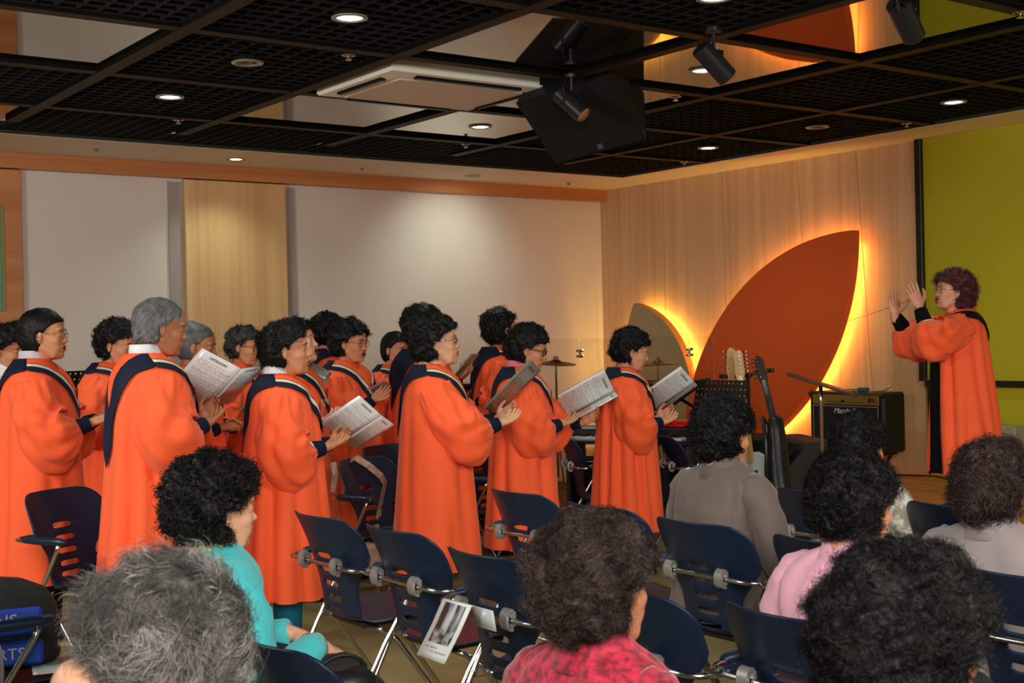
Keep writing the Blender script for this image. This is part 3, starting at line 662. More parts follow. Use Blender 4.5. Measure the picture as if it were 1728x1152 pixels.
# guitars on a rack
def guitar(name, base, topd, color_head, color_body, label, body='solid', neckc=None, side=1):
    """base: bottom of body world point, topd: unit vector to the headstock, faces the camera side"""
    base = np.array(base, float); up = unit(topd); N = unit(np.array([-.85, -.5, .05])); N = unit(N-up*(N@up)); S = np.cross(up, N); R = np.stack([S, up, N], 1)
    t = empty(name, base, 0, label, 'guitar')
    P = lambda a, b, c: base+S*a+up*b+N*c
    # body outline (half widths along length)
    hs = np.array([0, .02, .07, .13, .19, .24, .29, .34, .38, .41, .43]); ws = np.array([.02, .10, .158, .165, .135, .115, .125, .145, .13, .09, .06])
    n = 40; outline = []
    ys = np.interp(np.linspace(0, 1, 20), np.linspace(0, 1, len(hs)), hs); wl_ = np.interp(ys, hs, ws)
    outline = [(a, y) for a, y in zip(wl_, ys)]+[(-a*.92, y) for a, y in zip(wl_[::-1], ys[::-1])]
    m = MB(); rings = [[P(a*k, y*k+(.2*(1-k)), z) for a, y in outline] for k, z in ((.93, -.022), (1, -.015), (1, .015), (.93, .022))]
    m.loft(rings, True, True, True); m.build('body', color_body, t, local=t)
    nm = neckc or mat('maple', s2l((190, 150, 92)), .35)
    m = MB(); m.loft([[P(-w_, y, z), P(w_, y, z), P(w_*.8, y, z-.018), P(-w_*.8, y, z-.018)] for (w_, y, z) in ((.029, .36, .03), (.027, .5, .03), (.022, .93, .028))], True, True, True)
    m.build('neck', nm, t, local=t)
    hp = [(-.022, .92), (-.034, .97), (-.030, 1.10), (-.012, 1.125), (.014, 1.115), (.034, 1.09), (.030, 1.05), (.034, .97), (.022, .92)]
    if side < 0: hp = [(-a, b) for a, b in hp][::-1]
    m = MB(); m.loft([[P(a, b, .018) for a, b in hp], [P(a, b, .032) for a, b in hp]], True, True, True); hd = m.build('headstock', color_head, t, local=t)
    for k in range(6 if body != 'bass' else 4):
        q = .975+.026*k if body != 'bass' else .975+.04*k
        m = MB(); m.tube([P(-.012*side, q, .032), P(-.012*side, q, .044)], .006, 8); m.tube([P(-.03*side, q, .026), P(-.052*side, q, .026)], .004, 6); m.box(P(-.056*side, q, .026), (.012, .016, .01), R=R, bev=.003)
        m.build('tuning_peg', CHROME, hd, local=t)
    m = MB()
    for k in range(6): m.tube([P(-.012+.005*k, .12, .034), P(-.010+.004*k, .95, .036)], .0007, 3)
    st_ = m.build('strings', CHROME, t, local=t); st_['kind'] = 'stuff'
    m = MB(); m.box(P(0, .13, .026), (.07, .035, .012), R=R, bev=.003); m.build('bridge', CHROME, t, local=t)
    for q in (.19, .25, .30): MB().box(P(0, q, .025), (.085, .018, .01), R=R, bev=.003).build('pickup', BLK, t, local=t)
    return t
M_headA = mat('maple_head', s2l((196, 160, 96)), .35); M_headB = mat('maple_pale', s2l((214, 168, 118)), .35)
def gbase(u, d, z): p = ground(u, d, z); return p
hA = at(1236, 588, 8.9); hB = at(1246, 592, 8.75); hC = at(1280, 601, 8.9)
upA = unit(cdir(.03, 1, .15)); upB = unit(cdir(-.09, 1, .15)); upC = unit(cdir(-.22, 1, .18))
guitar('bass_guitar', hA-upA*1.12, upA, M_headA, mat('bass_dark', (.02, .012, .01), .25), 'bass guitar with honey maple headstock standing at left of the rack', 'bass')
guitar('electric_guitar', hB-upB*1.12, upB, M_headB, mat('guitar_white', (.52, .55, .53), .3), 'electric guitar with pale headstock and white body in the rack', 'solid', side=-1)
guitar('acoustic_guitar', hC-upC*1.12, upC, mat('rosewood', (.03, .016, .01), .4), mat('guitar_black', (.012, .010, .009), .25), 'dark guitar with slim black neck leaning right in the rack', 'solid', neckc=MATS['rosewood'])
gr = empty('guitar_rack', ground(1258, 8.95, .316), 0, 'black guitar rack holding three guitars by their necks', 'guitar stand')
a0, a1, a2 = at(1220, 635, 8.95), at(1262, 633, 8.95), at(1300, 625, 9.0)
m = MB(); m.tube([a0, a1, a2], .011, 6); 
for p in (a0, a1, (a1+a2)/2, a2): m.box(p, (.03, .06, .03), bev=.006)
m.build('yoke', BLK, gr, local=gr)
MB().tube([a1, np.array([a1[0], a1[1], .34])], .014, 8).build('pole', BLK, gr, local=gr)
for k in range(3):
    a = k*2*PI/3+.5; MB().tube([(a1[0], a1[1], .5), (a1[0]+.28*math.cos(a), a1[1]+.28*math.sin(a), .325)], .01, 6).build('leg', BLK, gr, local=gr)
# leather gig bag standing upright
gb = empty('gig_bag', ground(1309, 7.9, 0), math.radians(-35), 'black leather instrument bag standing upright beside the white guitar', 'instrument bag')
m = MB(); ang = np.arange(16)*2*PI/16
m.loft([[(.09*k*math.cos(a), wv*k*math.sin(a)+off, z) for a in ang] for (z, wv, k, off) in ((0, .14, .9, -.05), (.02, .16, 1, -.05), (.35, .15, 1, -.04), (.62, .085, .8, .0), (.86, .065, .6, .04), (.93, .055, .5, .05), (.95, .045, .3, .05))], True, True, True)
m.build('shell', mat('leather_black', (.010, .011, .012), .3, bump=(90, .1)), gb, True)
m = MB(); m.tube([(-.085, -.05, .02), (-.095, -.04, .30), (-.085, .0, .62), (-.06, .04, .9)], .005, 6); m.build('piping', mat('piping_grey', (.10, .10, .10), .5), gb, True)
m = MB(); m.tube([(-.04, .1, .88), (-.07, .08, .94), (-.09, .02, .94), (-.08, -.03, .8), (-.09, -.08, .4)], .012, 6); m.build('strap', MATS['leather_black'], gb, True)
# digital piano on stand (in front of the stage)
def dpiano():
    A = at(948, 734, 8.75); B = at(1172, 716, 8.35)
    A[2] = B[2] = .80; ex = unit(B-A); ey = np.cross([0, 0, 1], ex); R = np.stack([ex, ey, [0, 0, 1]], 1); L_ = np.linalg.norm(B-A); C_ = (A+B)/2
    t = empty('digital_piano', (C_[0], C_[1], .0), math.atan2(ex[1], ex[0]), 'black digital piano keyboard on a stand behind the last two singers', 'keyboard')
    MB().box((0, .13, .80), (L_, .20, .10), bev=.01).build('case', mat('piano_black', (.014, .014, .015), .3), t)
    MB().box((0, -.02, .765), (L_, .22, .03), bev=.006).build('key_bed', MATS['piano_black'], t)
    nk = 36; m = MB(); kw = (L_-.12)/nk
    for k in range(nk): m.box((-L_/2+.06+kw*(k+.5), -.04, .787), (kw*.93, .13, .016), bev=.002)
    wk = m.build('white_keys', mat('ivory', (.60, .60, .57), .3), t); wk['kind'] = 'stuff'
    m = MB()
    for k in range(nk-1):
        if k % 7 not in (2, 6): m.box((-L_/2+.06+kw*(k+1), -.01, .800), (kw*.5, .085, .018), bev=.002)
    bk = m.build('black_keys', BLK, t); bk['kind'] = 'stuff'
    for sx in (-1, 1):
        MB().box((sx*(L_/2-.06), .1, .38), (.03, .30, .73), bev=.008).build('side_leg', BLK, t)
    MB().box((0, .2, .45), (L_-.14, .02, .30), bev=.004).build('back_panel', BLK, t)
    MB().box((0, .12, .86), (.34, .02, .03)).build('music_ledge', BLK, t)
    bxp = to_world(np.array([L_/2-.17, .13, .852]), t)
    rb = empty('red_case', bxp, t.rotation_euler[2]+.15, 'flat bright red plastic case lying on the digital piano', 'case')
    MB().box((0, 0, .012), (.20, .13, .022), bev=.005).build('tray', mat('red_plastic', s2l((196, 24, 14)), .3), rb)
    MB().box((0, 0, .034), (.20, .13, .018), bev=.005).build('lid', MATS['red_plastic'], rb)
    MB().box((0, -.066, .024), (.03, .006, .012)).build('latch', MATS['red_plastic'], rb)
dpiano()
# black desk behind (upright piano top at left of the shield) with turquoise folder
up_ = empty('upright_piano', at(790, 700, 9.8)*np.array([1, 1, 0]), math.radians(-36), 'black upright piano behind the singers, only its top showing', 'piano')
MB().box((0, 0, 1.115), (1.15, .40, .03), bev=.008).build('lid', mat('piano_gloss', (.010, .010, .011), .15), up_)
MB().box((0, .05, .55), (1.10, .30, 1.10), bev=.01).build('case', MATS['piano_gloss'], up_)
MB().box((0, -.18, .70), (1.08, .22, .06), bev=.01).build('key_lid', MATS['piano_gloss'], up_)
for sx in (-1, 1): MB().box((sx*.5, -.26, .34), (.06, .06, .68), bev=.01).build('leg', MATS['piano_gloss'], up_)
tf = empty('folder', to_world(np.array([-.30, -.05, 1.131]), up_), math.radians(-30), 'turquoise folder lying on the black upright piano', 'folder')
MB().box((0, 0, .006), (.34, .24, .010), bev=.003).build('cover', mat('turquoise_card', s2l((70, 150, 150)), .5), tf); MB().box((.01, 0, .012), (.30, .21, .003)).build('sheets', WHITE, tf)
# drum kit behind acrylic shield
M_brz = mat('cymbal_bronze', s2l((120, 78, 30)), .3, .9); M_drum = mat('drum_shell', (.012, .008, .006), .25)
dk = empty('drum_kit', at(1030, 760, 10.6)*np.array([1, 1, 0])+np.array([0, 0, .316]), 0, 'drum kit with two bronze cymbals behind the clear shield', 'drum kit')
for (u, v, d, tl) in ((938, 611, 10.3, .10), (1110, 613, 10.0, -.06)):
    c = at(u, v, d); R = np.array([[1, 0, 0], [0, math.cos(tl), -math.sin(tl)], [0, math.sin(tl), math.cos(tl)]])
    cy = MB().lathe([(.0005, .022), (.03, .020), (.045, .008), (.12, -.002), (.165, -.012), (.166, -.014), (.045, .003), (.0005, .012)], 40, c, R).build('cymbal', M_brz, dk, True, local=dk, sharp=50)
    MB().tube([c+np.array([0, 0, .05]), c, (c[0], c[1], .34)], .009, 8).build('cymbal_stand', CHROME, dk, True, local=dk)
    m = MB(); m.tube([c+np.array([0, 0, .02]), c+np.array([0, 0, .045])], .02, 8); m.build('felt_nut', CHROME, cy, local=dk)
    for k in range(3):
        a = k*2.1; MB().tube([(c[0], c[1], .7), (c[0]+.25*math.cos(a), c[1]+.25*math.sin(a), .33)], .008, 6).build('stand_leg', CHROME, dk, local=dk)
for (u, v, d, r, h) in ((1085, 690, 10.2, .16, .22), (1030, 700, 10.4, .15, .2), (1060, 790, 10.6, .26, .4)):
    c = at(u, v, d); dr = MB().lathe([(.0005, h), (r*.98, h), (r, h-.01), (r, 0), (.0005, 0)], 28, c).build('drum', M_drum, dk, True, local=dk, sharp=40)
    MB().lathe([(r+.004, h+.003), (r+.009, h), (r+.009, h-.018), (r, h-.02)], 28, c).build('hoop', CHROME, dr, True, local=dk)
mc = empty('microphone', at(1080, 642, 9.6), 0, 'small black gooseneck microphone clipped near the drums', 'microphone')
a_, b_, c_ = at(1065, 638, 9.6), at(1083, 640, 9.6), at(1090, 652, 9.6)
MB().tube([a_, (a_+b_)/2+np.array([0, 0, .03]), b_+np.array([0, 0, .02]), c_], .004, 6).build('gooseneck', BLK, mc, True, local=mc); MB().tube([c_, c_+np.array([-.02, .0, -.06])], .018, 10).build('capsule', BLK, mc, True, local=mc)
MB().tube([a_, (a_[0], a_[1], .32)], .007, 6).build('pole', BLK, mc, True, local=mc)
def acrylic():
    m = bpy.data.materials.new('clear_acrylic'); m.use_nodes = True; nt = m.node_tree; nt.nodes.remove(nt.nodes['Principled BSDF'])
    g = nt.nodes.new('ShaderNodeBsdfGlossy'); g.inputs['Roughness'].default_value = .02; tr = nt.nodes.new('ShaderNodeBsdfTransparent'); tr.inputs[0].default_value = (.95, .96, .94, 1)
    mx = nt.nodes.new('ShaderNodeMixShader'); fr = nt.nodes.new('ShaderNodeFresnel'); fr.inputs[0].default_value = 1.35
    nt.links.new(fr.outputs[0], mx.inputs[0]); nt.links.new(tr.outputs[0], mx.inputs[1]); nt.links.new(g.outputs[0], mx.inputs[2]); nt.links.new(mx.outputs[0], nt.nodes['Material Output'].inputs[0]); return m
M_acr = acrylic(); M_acre = mat('acrylic_edge', (.35, .36, .33), .3)
sh = empty('drum_shield', at(1060, 800, 9.5)*np.array([1, 1, 0])+np.array([0, 0, .316]), 0, 'clear acrylic drum shield of hinged panels in front of the drums', 'drum shield')
jp = [at(893, 571, 9.6), at(978, 571, 9.5), at(1163, 571, 9.1), at(1205, 571, 9.0)]
for a, b in zip(jp[:-1], jp[1:]):
    zt_ = 1.445; V = []; e = unit((b-a)*np.array([1, 1, 0])); A = a+e*.006; B = b-e*.006; n_ = np.array([-e[1], e[0], 0])*.0025
    q = [np.array([A[0], A[1], .32]), np.array([B[0], B[1], .32]), np.array([B[0], B[1], zt_-.02]), np.array([B[0], B[1], zt_])-e*.02, np.array([A[0], A[1], zt_])+e*.02, np.array([A[0], A[1], zt_-.02])]
    m = MB(); m.loft([[p-n_ for p in q], [p+n_ for p in q]], True, True, True); m.M = [1]*(len(m.M)-2)+[0, 0]; m.build('acrylic_panel', [M_acr, M_acre], sh, local=sh)
for p in jp[1:3]:
    for z in (1.335, .62):
        hg = MB(); 
        for dz in (-.02, .02): hg.box((p[0], p[1], z+dz), (.045, .045, .018), bev=.006)
        hg.tube([(p[0], p[1], z-.03), (p[0], p[1], z+.03)], .008, 8); hg.build('hinge', CHROME, sh, local=sh)
# console on the lime wall
co = empty('wall_console', (8.46, 5.58, .52), 0, 'pale grey control panel box below the black rail on the lime wall', 'control panel')
MB().box((.07, 0, .10), (.12, .38, .24), bev=.01).build('case', mat('console_grey', s2l((150, 146, 120)), .5), co)
for k in range(5): MB().box((.005, .13-.06*k, .16), (.012, .03, .012), bev=.002).build('button', CLAMP, co)
MB().box((-.01, -.12, .08), (.05, .05, .10), bev=.01).build('plug', BLK, co)
# bags
bg = empty('sports_bag', (1.11, 4.37, .455), math.radians(-104), 'black jacket-like bag with blue panel and white lettering on the lower left chair', 'bag')
m = MB(); ang = np.arange(20)*2*PI/20
m.loft([[(.13*k*math.copysign(abs(math.cos(a))**.6, math.cos(a))-.03*z/.3+.02*math.sin(3*a+z*9), .20*k*math.copysign(abs(math.sin(a))**.6, math.sin(a)), z) for a in ang] for (z, k) in ((0, .85), (.02, 1), (.10, 1.02), (.18, .95), (.23, .8), (.26, .5), (.27, .2))], True, True, True)
m.build('bag_body', mat('bag_black', (.010, .010, .012), .7), bg, True)
m = MB()
for (y0, y1, z0, z1) in ((-.13, .14, .02, .10), (-.13, .14, .115, .20)):
    m.box((.145, (y0+y1)/2, (z0+z1)/2), (.03, y1-y0, z1-z0), bev=.01)
bp_ = m.build('blue_panel', mat('bag_blue', s2l((24, 60, 160)), .6), bg)
text_mesh('lettering', 'SUNS', .055, Matrix(((0, 0, 1, .162), (1, 0, 0, 0), (0, 1, 0, .165), (0, 0, 0, 1))), mat('letter_grey', s2l((170, 180, 190)), .5), bg, .001)
text_mesh('lettering', 'SPORTS', .05, Matrix(((0, 0, 1, .162), (1, 0, 0, 0), (0, 1, 0, .06), (0, 0, 0, 1))), MATS['letter_grey'], bg, .001)
pp = np.array([1.20, 4.10, .462]); ps = empty('paper', pp, 0, 'printed paper sheet lying on the lower left chair seat', 'paper')
sheet('page', pp+np.array([-.05, 0, .003]), (.17, -.04, .0), (.05, .20, .0), [M_textp, M_textp, WHITE], ps, .001, local=ps)
pp = ground(50, 5.95, .60); ps = empty('paper', pp, 0, 'white paper corner poking out behind the far left chair', 'paper')
sheet('page', at(28, 912, 5.95), (.16, -.02, .05), (.05, -.1, .0), [M_textp, M_textp, WHITE], ps, .001, local=ps)
# beige shoulder bag hung on the chair between the singers
hb = empty('shoulder_bag', ground(628, 6.95, .30), math.radians(-72), 'beige floral shoulder bag hung by its strap over a navy chair', 'bag')
M_bag = mat('bag_beige', s2l((176, 152, 118)), .7, noise=(30, (1, 1, 1), .3, s2l((150, 110, 100))))
q = [at(568, 818, 6.75), at(580, 786, 6.75), at(603, 772, 6.78), at(625, 783, 6.75), at(650, 812, 6.78), at(640, 865, 6.9), at(630, 900, 6.95)]
m = MB()
def ribbon(m, P, w_, side, t_=.003):
    P = np.array(P); R_ = []
    for i, p in enumerate(P):
        T = unit(P[min(i+1, len(P)-1)]-P[max(i-1, 0)]); s_ = unit(side-T*(side@T)); n_ = np.cross(T, s_)
        R_.append([p-s_*w_/2-n_*t_/2, p+s_*w_/2-n_*t_/2, p+s_*w_/2+n_*t_/2, p-s_*w_/2+n_*t_/2])
    m.loft(R_, True, True, True)
ribbon(m, [at(590, 778, 7.1), at(601, 772, 6.98), at(622, 785, 6.93), at(643, 803, 6.95), at(650, 815, 7.0), at(640, 860, 7.1), at(636, 900, 7.1)], .035, cdir(.5, .8, .3))
ribbon(m, [at(562, 780, 6.95), at(566, 800, 6.93), at(562, 830, 6.95)], .03, cdir(1, .2, .3))
m.build('strap', M_bag, hb, local=hb)
c = at(612, 935, 7.0); m = MB(); m.loft([[c+cdir(.15*k*math.cos(a), .10*k*math.sin(a), z) for a in ang] for (z, k) in ((-.05, .6), (-.035, .9), (0, 1), (.035, .9), (.05, .6))], True, True, True); m.build('bag_body', M_bag, hb, True, local=hb)
# ================================================================== PEOPLE: small field-modelling kit
def surfnets(F, o, h):
    """naive surface nets: F field samples (neg inside) -> quads"""
    s = F < 0; C = [s[i:s.shape[0]-1+i, j:s.shape[1]-1+j, k:s.shape[2]-1+k] for i in (0, 1) for j in (0, 1) for k in (0, 1)]
    anyc = C[0].copy(); allc = C[0].copy()
    for c in C[1:]: anyc |= c; allc &= c
    mk = anyc & ~allc; idx = -np.ones(mk.shape, np.int64); I = np.argwhere(mk); idx[mk] = np.arange(len(I))
    off = [(i, j, k) for i in (0, 1) for j in (0, 1) for k in (0, 1)]
    val = np.stack([F[I[:, 0]+a, I[:, 1]+b, I[:, 2]+c] for a, b, c in off], 1)
    P = np.zeros((len(I), 3)); n = np.zeros(len(I))
    for a in range(8):
        for b in range(a+1, 8):
            d = np.array(off[b])-np.array(off[a])
            if abs(d).sum() != 1: continue
            va, vb = val[:, a], val[:, b]; x = (va < 0) != (vb < 0); t = np.where(x, va/np.where(x, va-vb, 1), 0)
            P += np.where(x[:, None], np.array(off[a])+t[:, None]*d, 0); n += x
    V = (I+P/n[:, None])*h+np.array(o); Q = []
    for ax in range(3):
        sl0 = [slice(None)]*3; sl1 = [slice(None)]*3; sl0[ax] = slice(0, -1); sl1[ax] = slice(1, None)
        A, B = s[tuple(sl0)], s[tuple(sl1)]; E_ = np.argwhere(A != B); b, c = (ax+1) % 3, (ax+2) % 3
        ok = (E_[:, b] > 0) & (E_[:, c] > 0) & (E_[:, b] < s.shape[b]-1) & (E_[:, c] < s.shape[c]-1); E_ = E_[ok]
        def g(db, dc):
            q = E_.copy(); q[:, b] += db; q[:, c] += dc; return idx[q[:, 0], q[:, 1], q[:, 2]]
        q = np.stack([g(-1, -1), g(0, -1), g(0, 0), g(-1, 0)], 1); fl = ~A[E_[:, 0], E_[:, 1], E_[:, 2]]
        q[fl] = q[fl][:, ::-1]; Q.append(q)
    return V, np.concatenate(Q)
def grid(lo, hi, h):
    ax = [np.arange(a, b+h, h, dtype=np.float32) for a, b in zip(lo, hi)]; return np.meshgrid(*ax, indexing='ij')
def ell(P, c, r):
    x, y, z = (P[0]-c[0])/r[0], (P[1]-c[1])/r[1], (P[2]-c[2])/r[2]; k = np.sqrt(x*x+y*y+z*z); k2 = np.sqrt((x/r[0])**2+(y/r[1])**2+(z/r[2])**2)+1e-9
    return k*(k-1)/k2
def caps(P, a, b, ra, rb=None):
    rb = ra if rb is None else rb; a = np.array(a, float); b = np.array(b, float); d = b-a
    t = np.clip(((P[0]-a[0])*d[0]+(P[1]-a[1])*d[1]+(P[2]-a[2])*d[2])/(d@d), 0, 1)
    return np.sqrt((P[0]-a[0]-t*d[0])**2+(P[1]-a[1]-t*d[1])**2+(P[2]-a[2]-t*d[2])**2)-(ra+(rb-ra)*t)
def smin(a, b, k): h = np.clip(.5+.5*(b-a)/k, 0, 1); return b*(1-h)+a*h-k*h*(1-h)
def smax(a, b, k): return -smin(-a, -b, k)
def head_field(P, st):
    """head centred between the ears: x forward, z up; crown z=.112, chin z=-.112"""
    fw = st.get('w', 1.0); jaw = st.get('jaw', 1.0); Y = abs(P[1]); S = [P[0], Y, P[2]]
    d = ell(P, (-.014, 0, .028), (.094, .074*fw, .084))
    d = smin(d, ell(P, (.026, 0, -.030), (.060, .058*fw, .074)), .03)
    d = smin(d, ell(P, (.030, 0, .040), (.056, .060*fw, .052)), .02)
    d = smin(d, ell(P, (.048, 0, -.086), (.032*jaw, .034*jaw, .026)), .025)      # jaw and chin
    d = smin(d, ell(P, (.070, 0, -.094), (.014, .017, .014)), .014)
    d = smin(d, caps(S, (.0, .05*jaw, -.05), (.045, .03*jaw, -.088), .018), .02)
    d = smin(d, ell(S, (.056, .036*fw, -.026), (.026, .022, .022)), .016)       # cheek bone
    d = smin(d, ell(S, (.060, .027, -.055), (.022, .020, .022)), .014)
    d = smin(d, ell(S, (.078, .028, .026), (.012, .024, .007)), .010)           # brow
    d = smax(d, -ell(S, (.103, .031, .006), (.017, .021, .013)), .010)          # socket
    d = smin(d, ell(S, (.0735, .031, .003), (.0125, .0145, .0115)), .004)       # lids
    d = smin(d, caps(P, (.082, 0, .010), (.095, 0, -.024), .0065, .0085), .010) # nose
    d = smin(d, ell(P, (.098, 0, -.028), (.0105, .0115, .0095)), .006)
    d = smin(d, ell(S, (.090, .0125, -.030), (.0095, .0065, .0070)), .005)
    d = smax(d, -ell(S, (.099, .0062, -.0385), (.0035, .003, .003)), .002)
    d = smin(d, ell(P, (.078, 0, -.058), (.016, .026, .018)), .010)             # muzzle
    sm = st.get('smile', 0); op = st.get('open', 0)
    zz = -.058+sm*18*np.minimum(Y, .03)**2
    T = [P[0], P[1], P[2]-zz]; wl_ = .021+.004*sm
    d = smin(d, ell(T, (.0905, 0, .003+op*.3), (.0085, wl_, .0048)), .003)
    d = smin(d, ell(T, (.0890, 0, -.0075-op*.7), (.0085, wl_-.003, .0055)), .003)
    d = smax(d, -ell(T, (.0985, 0, -.0015-op*.2), (.014, wl_-.002, .0012+op*.55)), .0015)
    # ears
    e = smin(ell(S, (-.006, .077*fw, -.002), (.016, .007, .027)), ell(S, (-.001, .075*fw, -.026), (.009, .006, .012)), .006)
    e = smax(e, -ell(S, (-.004, .086*fw, .002), (.0095, .006, .017)), .003)
    d = smin(d, e, .004)
    # neck and collar base
    nk = caps([P[0], P[1]*st.get('neck', 1.0), P[2]], (-.022, 0, -.06), (-.040, 0, -.17), .050, .054)
    d = smin(d, nk, .022); d = smin(d, ell(P, (-.045, 0, -.215), (.075, .125, .05)), .035)
    return d
HEADS = {}
def head_data(key, h=.0033, **st):
    if key in HEADS: return HEADS[key]
    lo, hi = (-.125, -.14, -.245), (.125, .14, .125)
    P = grid(lo, hi, h); F = head_field(P, st); V, Q = surfnets(F, lo, h)
    # region colours: lips / mouth
    c = V[Q].mean(1); sm = st.get('smile', 0); op = st.get('open', 0); y = abs(c[:, 1]); zz = -.058+sm*18*np.minimum(y, .03)**2; z = c[:, 2]-zz
    lip = (c[:, 0] > .072) & (((z-(-.002-op*.2))/(.0115+op*.75))**2+(y/(.0235+.004*sm))**2 < 1); mi = np.where(lip, 1, 0)
    hole = (c[:, 0] > .05) & (((z-(-.0015-op*.2))/(.001+op*.55))**2+(y/(.019+.004*sm))**2 < 1) & (op > .003); mi = np.where(hole, 2, mi)
    HEADS[key] = (V, Q, mi, st); return HEADS[key]
def on_face(st, y, z, lift=.0006, x0=.13):
    y = np.asarray(y, float); z = np.asarray(z, float); x = np.full(y.shape, x0)
    for _ in range(40): x = x-head_field([x, y, z], st)*.8
    return np.stack([x+lift, y, z], -1)
def hand_field(P, curl, thumb, spread=.0):
    """right hand: wrist at origin, fingers +x, back of hand +z, thumb on +y"""
    d = smin(ell(P, (.045, .002, 0), (.052, .040, .015)), ell(P, (.075, 0, -.001), (.022, .041, .012)), .012)
    d = smin(d, caps(P, (-.03, 0, 0), (.02, 0, 0), .024, .024), .02)
    for k, (y, L, r) in enumerate(((.031, .068, .0088), (.011, .076, .0090), (-.010, .071, .0086), (-.030, .056, .0078))):
        a = spread*(1.3-k)*.9; p = np.array([.082 if k < 3 else .076, y, 0]); c = curl*(.75+.12*k); th = c*.35
        for s_, (seg, rr) in enumerate(((.46, 1.0), (.30, .93), (.26, .84))):
            q = p+L*seg*np.array([math.cos(th)*math.cos(a), math.cos(th)*math.sin(a), -math.sin(th)]); f = caps(P, p, q, r*rr, r*rr*.93)
            d = smin(d, f, .006 if s_ == 0 else .003); p = q; th += c*.55
    t0 = np.array([.018, .030, -.006]); t1 = t0+np.array([.026, .026*thumb, -.010]); t2 = t1+np.array([.026, .010*thumb, -.006]); t3 = t2+np.array([.022, .002, -.004])
    d = smin(d, caps(P, t0, t1, .014, .0115), .012); d = smin(d, caps(P, t1, t2, .0112, .0102), .004); d = smin(d, caps(P, t2, t3, .0100, .0085), .004)
    return d
HANDS = {}
def hand_data(key, curl, thumb, spread, h=.0036):
    if key not in HANDS:
        lo, hi = (-.06, -.06, -.09), (.175, .10, .03); P = grid(lo, hi, h); V, Q = surfnets(hand_field(P, curl, thumb, spread), lo, h); HANDS[key] = (V, Q)
    return HANDS[key]
def rot(yaw, pitch, roll=0):
    """pitch>0 looks down"""
    cy, sy, cp, sp__, cr, sr = math.cos(yaw), math.sin(yaw), math.cos(pitch), math.sin(pitch), math.cos(roll), math.sin(roll)
    Z = np.array([[cy, -sy, 0], [sy, cy, 0], [0, 0, 1]]); Y = np.array([[cp, 0, sp__], [0, 1, 0], [-sp__, 0, cp]]); X = np.array([[1, 0, 0], [0, cr, -sr], [0, sr, cr]]); return Z@Y@X
# ---- materials of people
SK = dict(tan=s2l((206, 142, 104)), fair=s2l((222, 168, 134)), dark=s2l((178, 116, 82)), rosy=s2l((220, 156, 124)))
def skin(k): return mat('skin_'+k, SK[k], .48, spec=.35, noise=(22, (1, 1, 1), 1.2, tuple(c*.86 for c in SK[k])))
LIP = mat('lips', s2l((178, 92, 74)), .4); LIPR = mat('lips_red', s2l((176, 30, 34)), .35); MOUTH = mat('mouth_dark', (.03, .006, .005), .7); TEETH = mat('teeth', (.6, .56, .48), .3)
EYEW = mat('eye_white', (.5, .47, .43), .3); IRIS = mat('iris_dark', (.012, .007, .005), .2)
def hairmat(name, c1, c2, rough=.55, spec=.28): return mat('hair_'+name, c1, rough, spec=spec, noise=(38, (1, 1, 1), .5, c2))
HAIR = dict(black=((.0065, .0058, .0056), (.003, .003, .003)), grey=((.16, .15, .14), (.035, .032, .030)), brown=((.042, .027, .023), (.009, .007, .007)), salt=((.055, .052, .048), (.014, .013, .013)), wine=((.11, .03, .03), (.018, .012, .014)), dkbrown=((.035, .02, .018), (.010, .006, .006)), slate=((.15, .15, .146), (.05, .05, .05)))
ROBE = mat('robe_orange', s2l((250, 98, 52)), .62, spec=.2, sheen=.12, bump=(26, .22)); NAVYC = mat('cloth_navy', (.009, .012, .030), .85, spec=.15); IVORY = mat('trim_ivory', s2l((226, 214, 190)), .7)
def band_mat(name, bands, inner):
    """bands: colour by distance (m) from the stole edge, read from uv.x"""
    m = bpy.data.materials.new(name); m.use_nodes = True; nt = m.node_tree; b = nt.nodes['Principled BSDF']
    uv = nt.nodes.new('ShaderNodeUVMap'); uv.uv_map = 'uv'; sx = nt.nodes.new('ShaderNodeSeparateXYZ'); cr = nt.nodes.new('ShaderNodeValToRGB'); cr.color_ramp.interpolation = 'CONSTANT'
    e = cr.color_ramp.elements; e[0].position = 0; e[0].color = (*bands[0][1], 1); e[1].position = .999; e[1].color = (*inner, 1)
    for p, c in bands[1:]: k = e.new(p*2); k.color = (*c, 1)
    mm = nt.nodes.new('ShaderNodeMath'); mm.operation = 'MULTIPLY'; mm.inputs[1].default_value = 2
    nt.links.new(uv.outputs[0], sx.inputs[0]); nt.links.new(sx.outputs[0], mm.inputs[0]); nt.links.new(mm.outputs[0], cr.inputs[0]); nt.links.new(cr.outputs[0], b.inputs['Base Color']); b.inputs['Roughness'].default_value = .75
    b.inputs['Specular IOR Level'].default_value = .2; return m
_or = s2l((250, 98, 52)); _nv = (.010, .013, .032); _iv = s2l((226, 214, 190))
ST_FRONT = band_mat('stole_front', [(0, _nv), (.024, _iv), (.044, _nv), (.050, _or)], _or)
ST_BACK = band_mat('stole_back', [(0, _nv), (.16, _or)], _or)
ST_WIDE = band_mat('stole_wide', [(0, _nv), (.085, _or)], _or)
ST_BLACK = band_mat('stole_black', [(0, (.008, .007, .010)), (.07, _or)], _or)
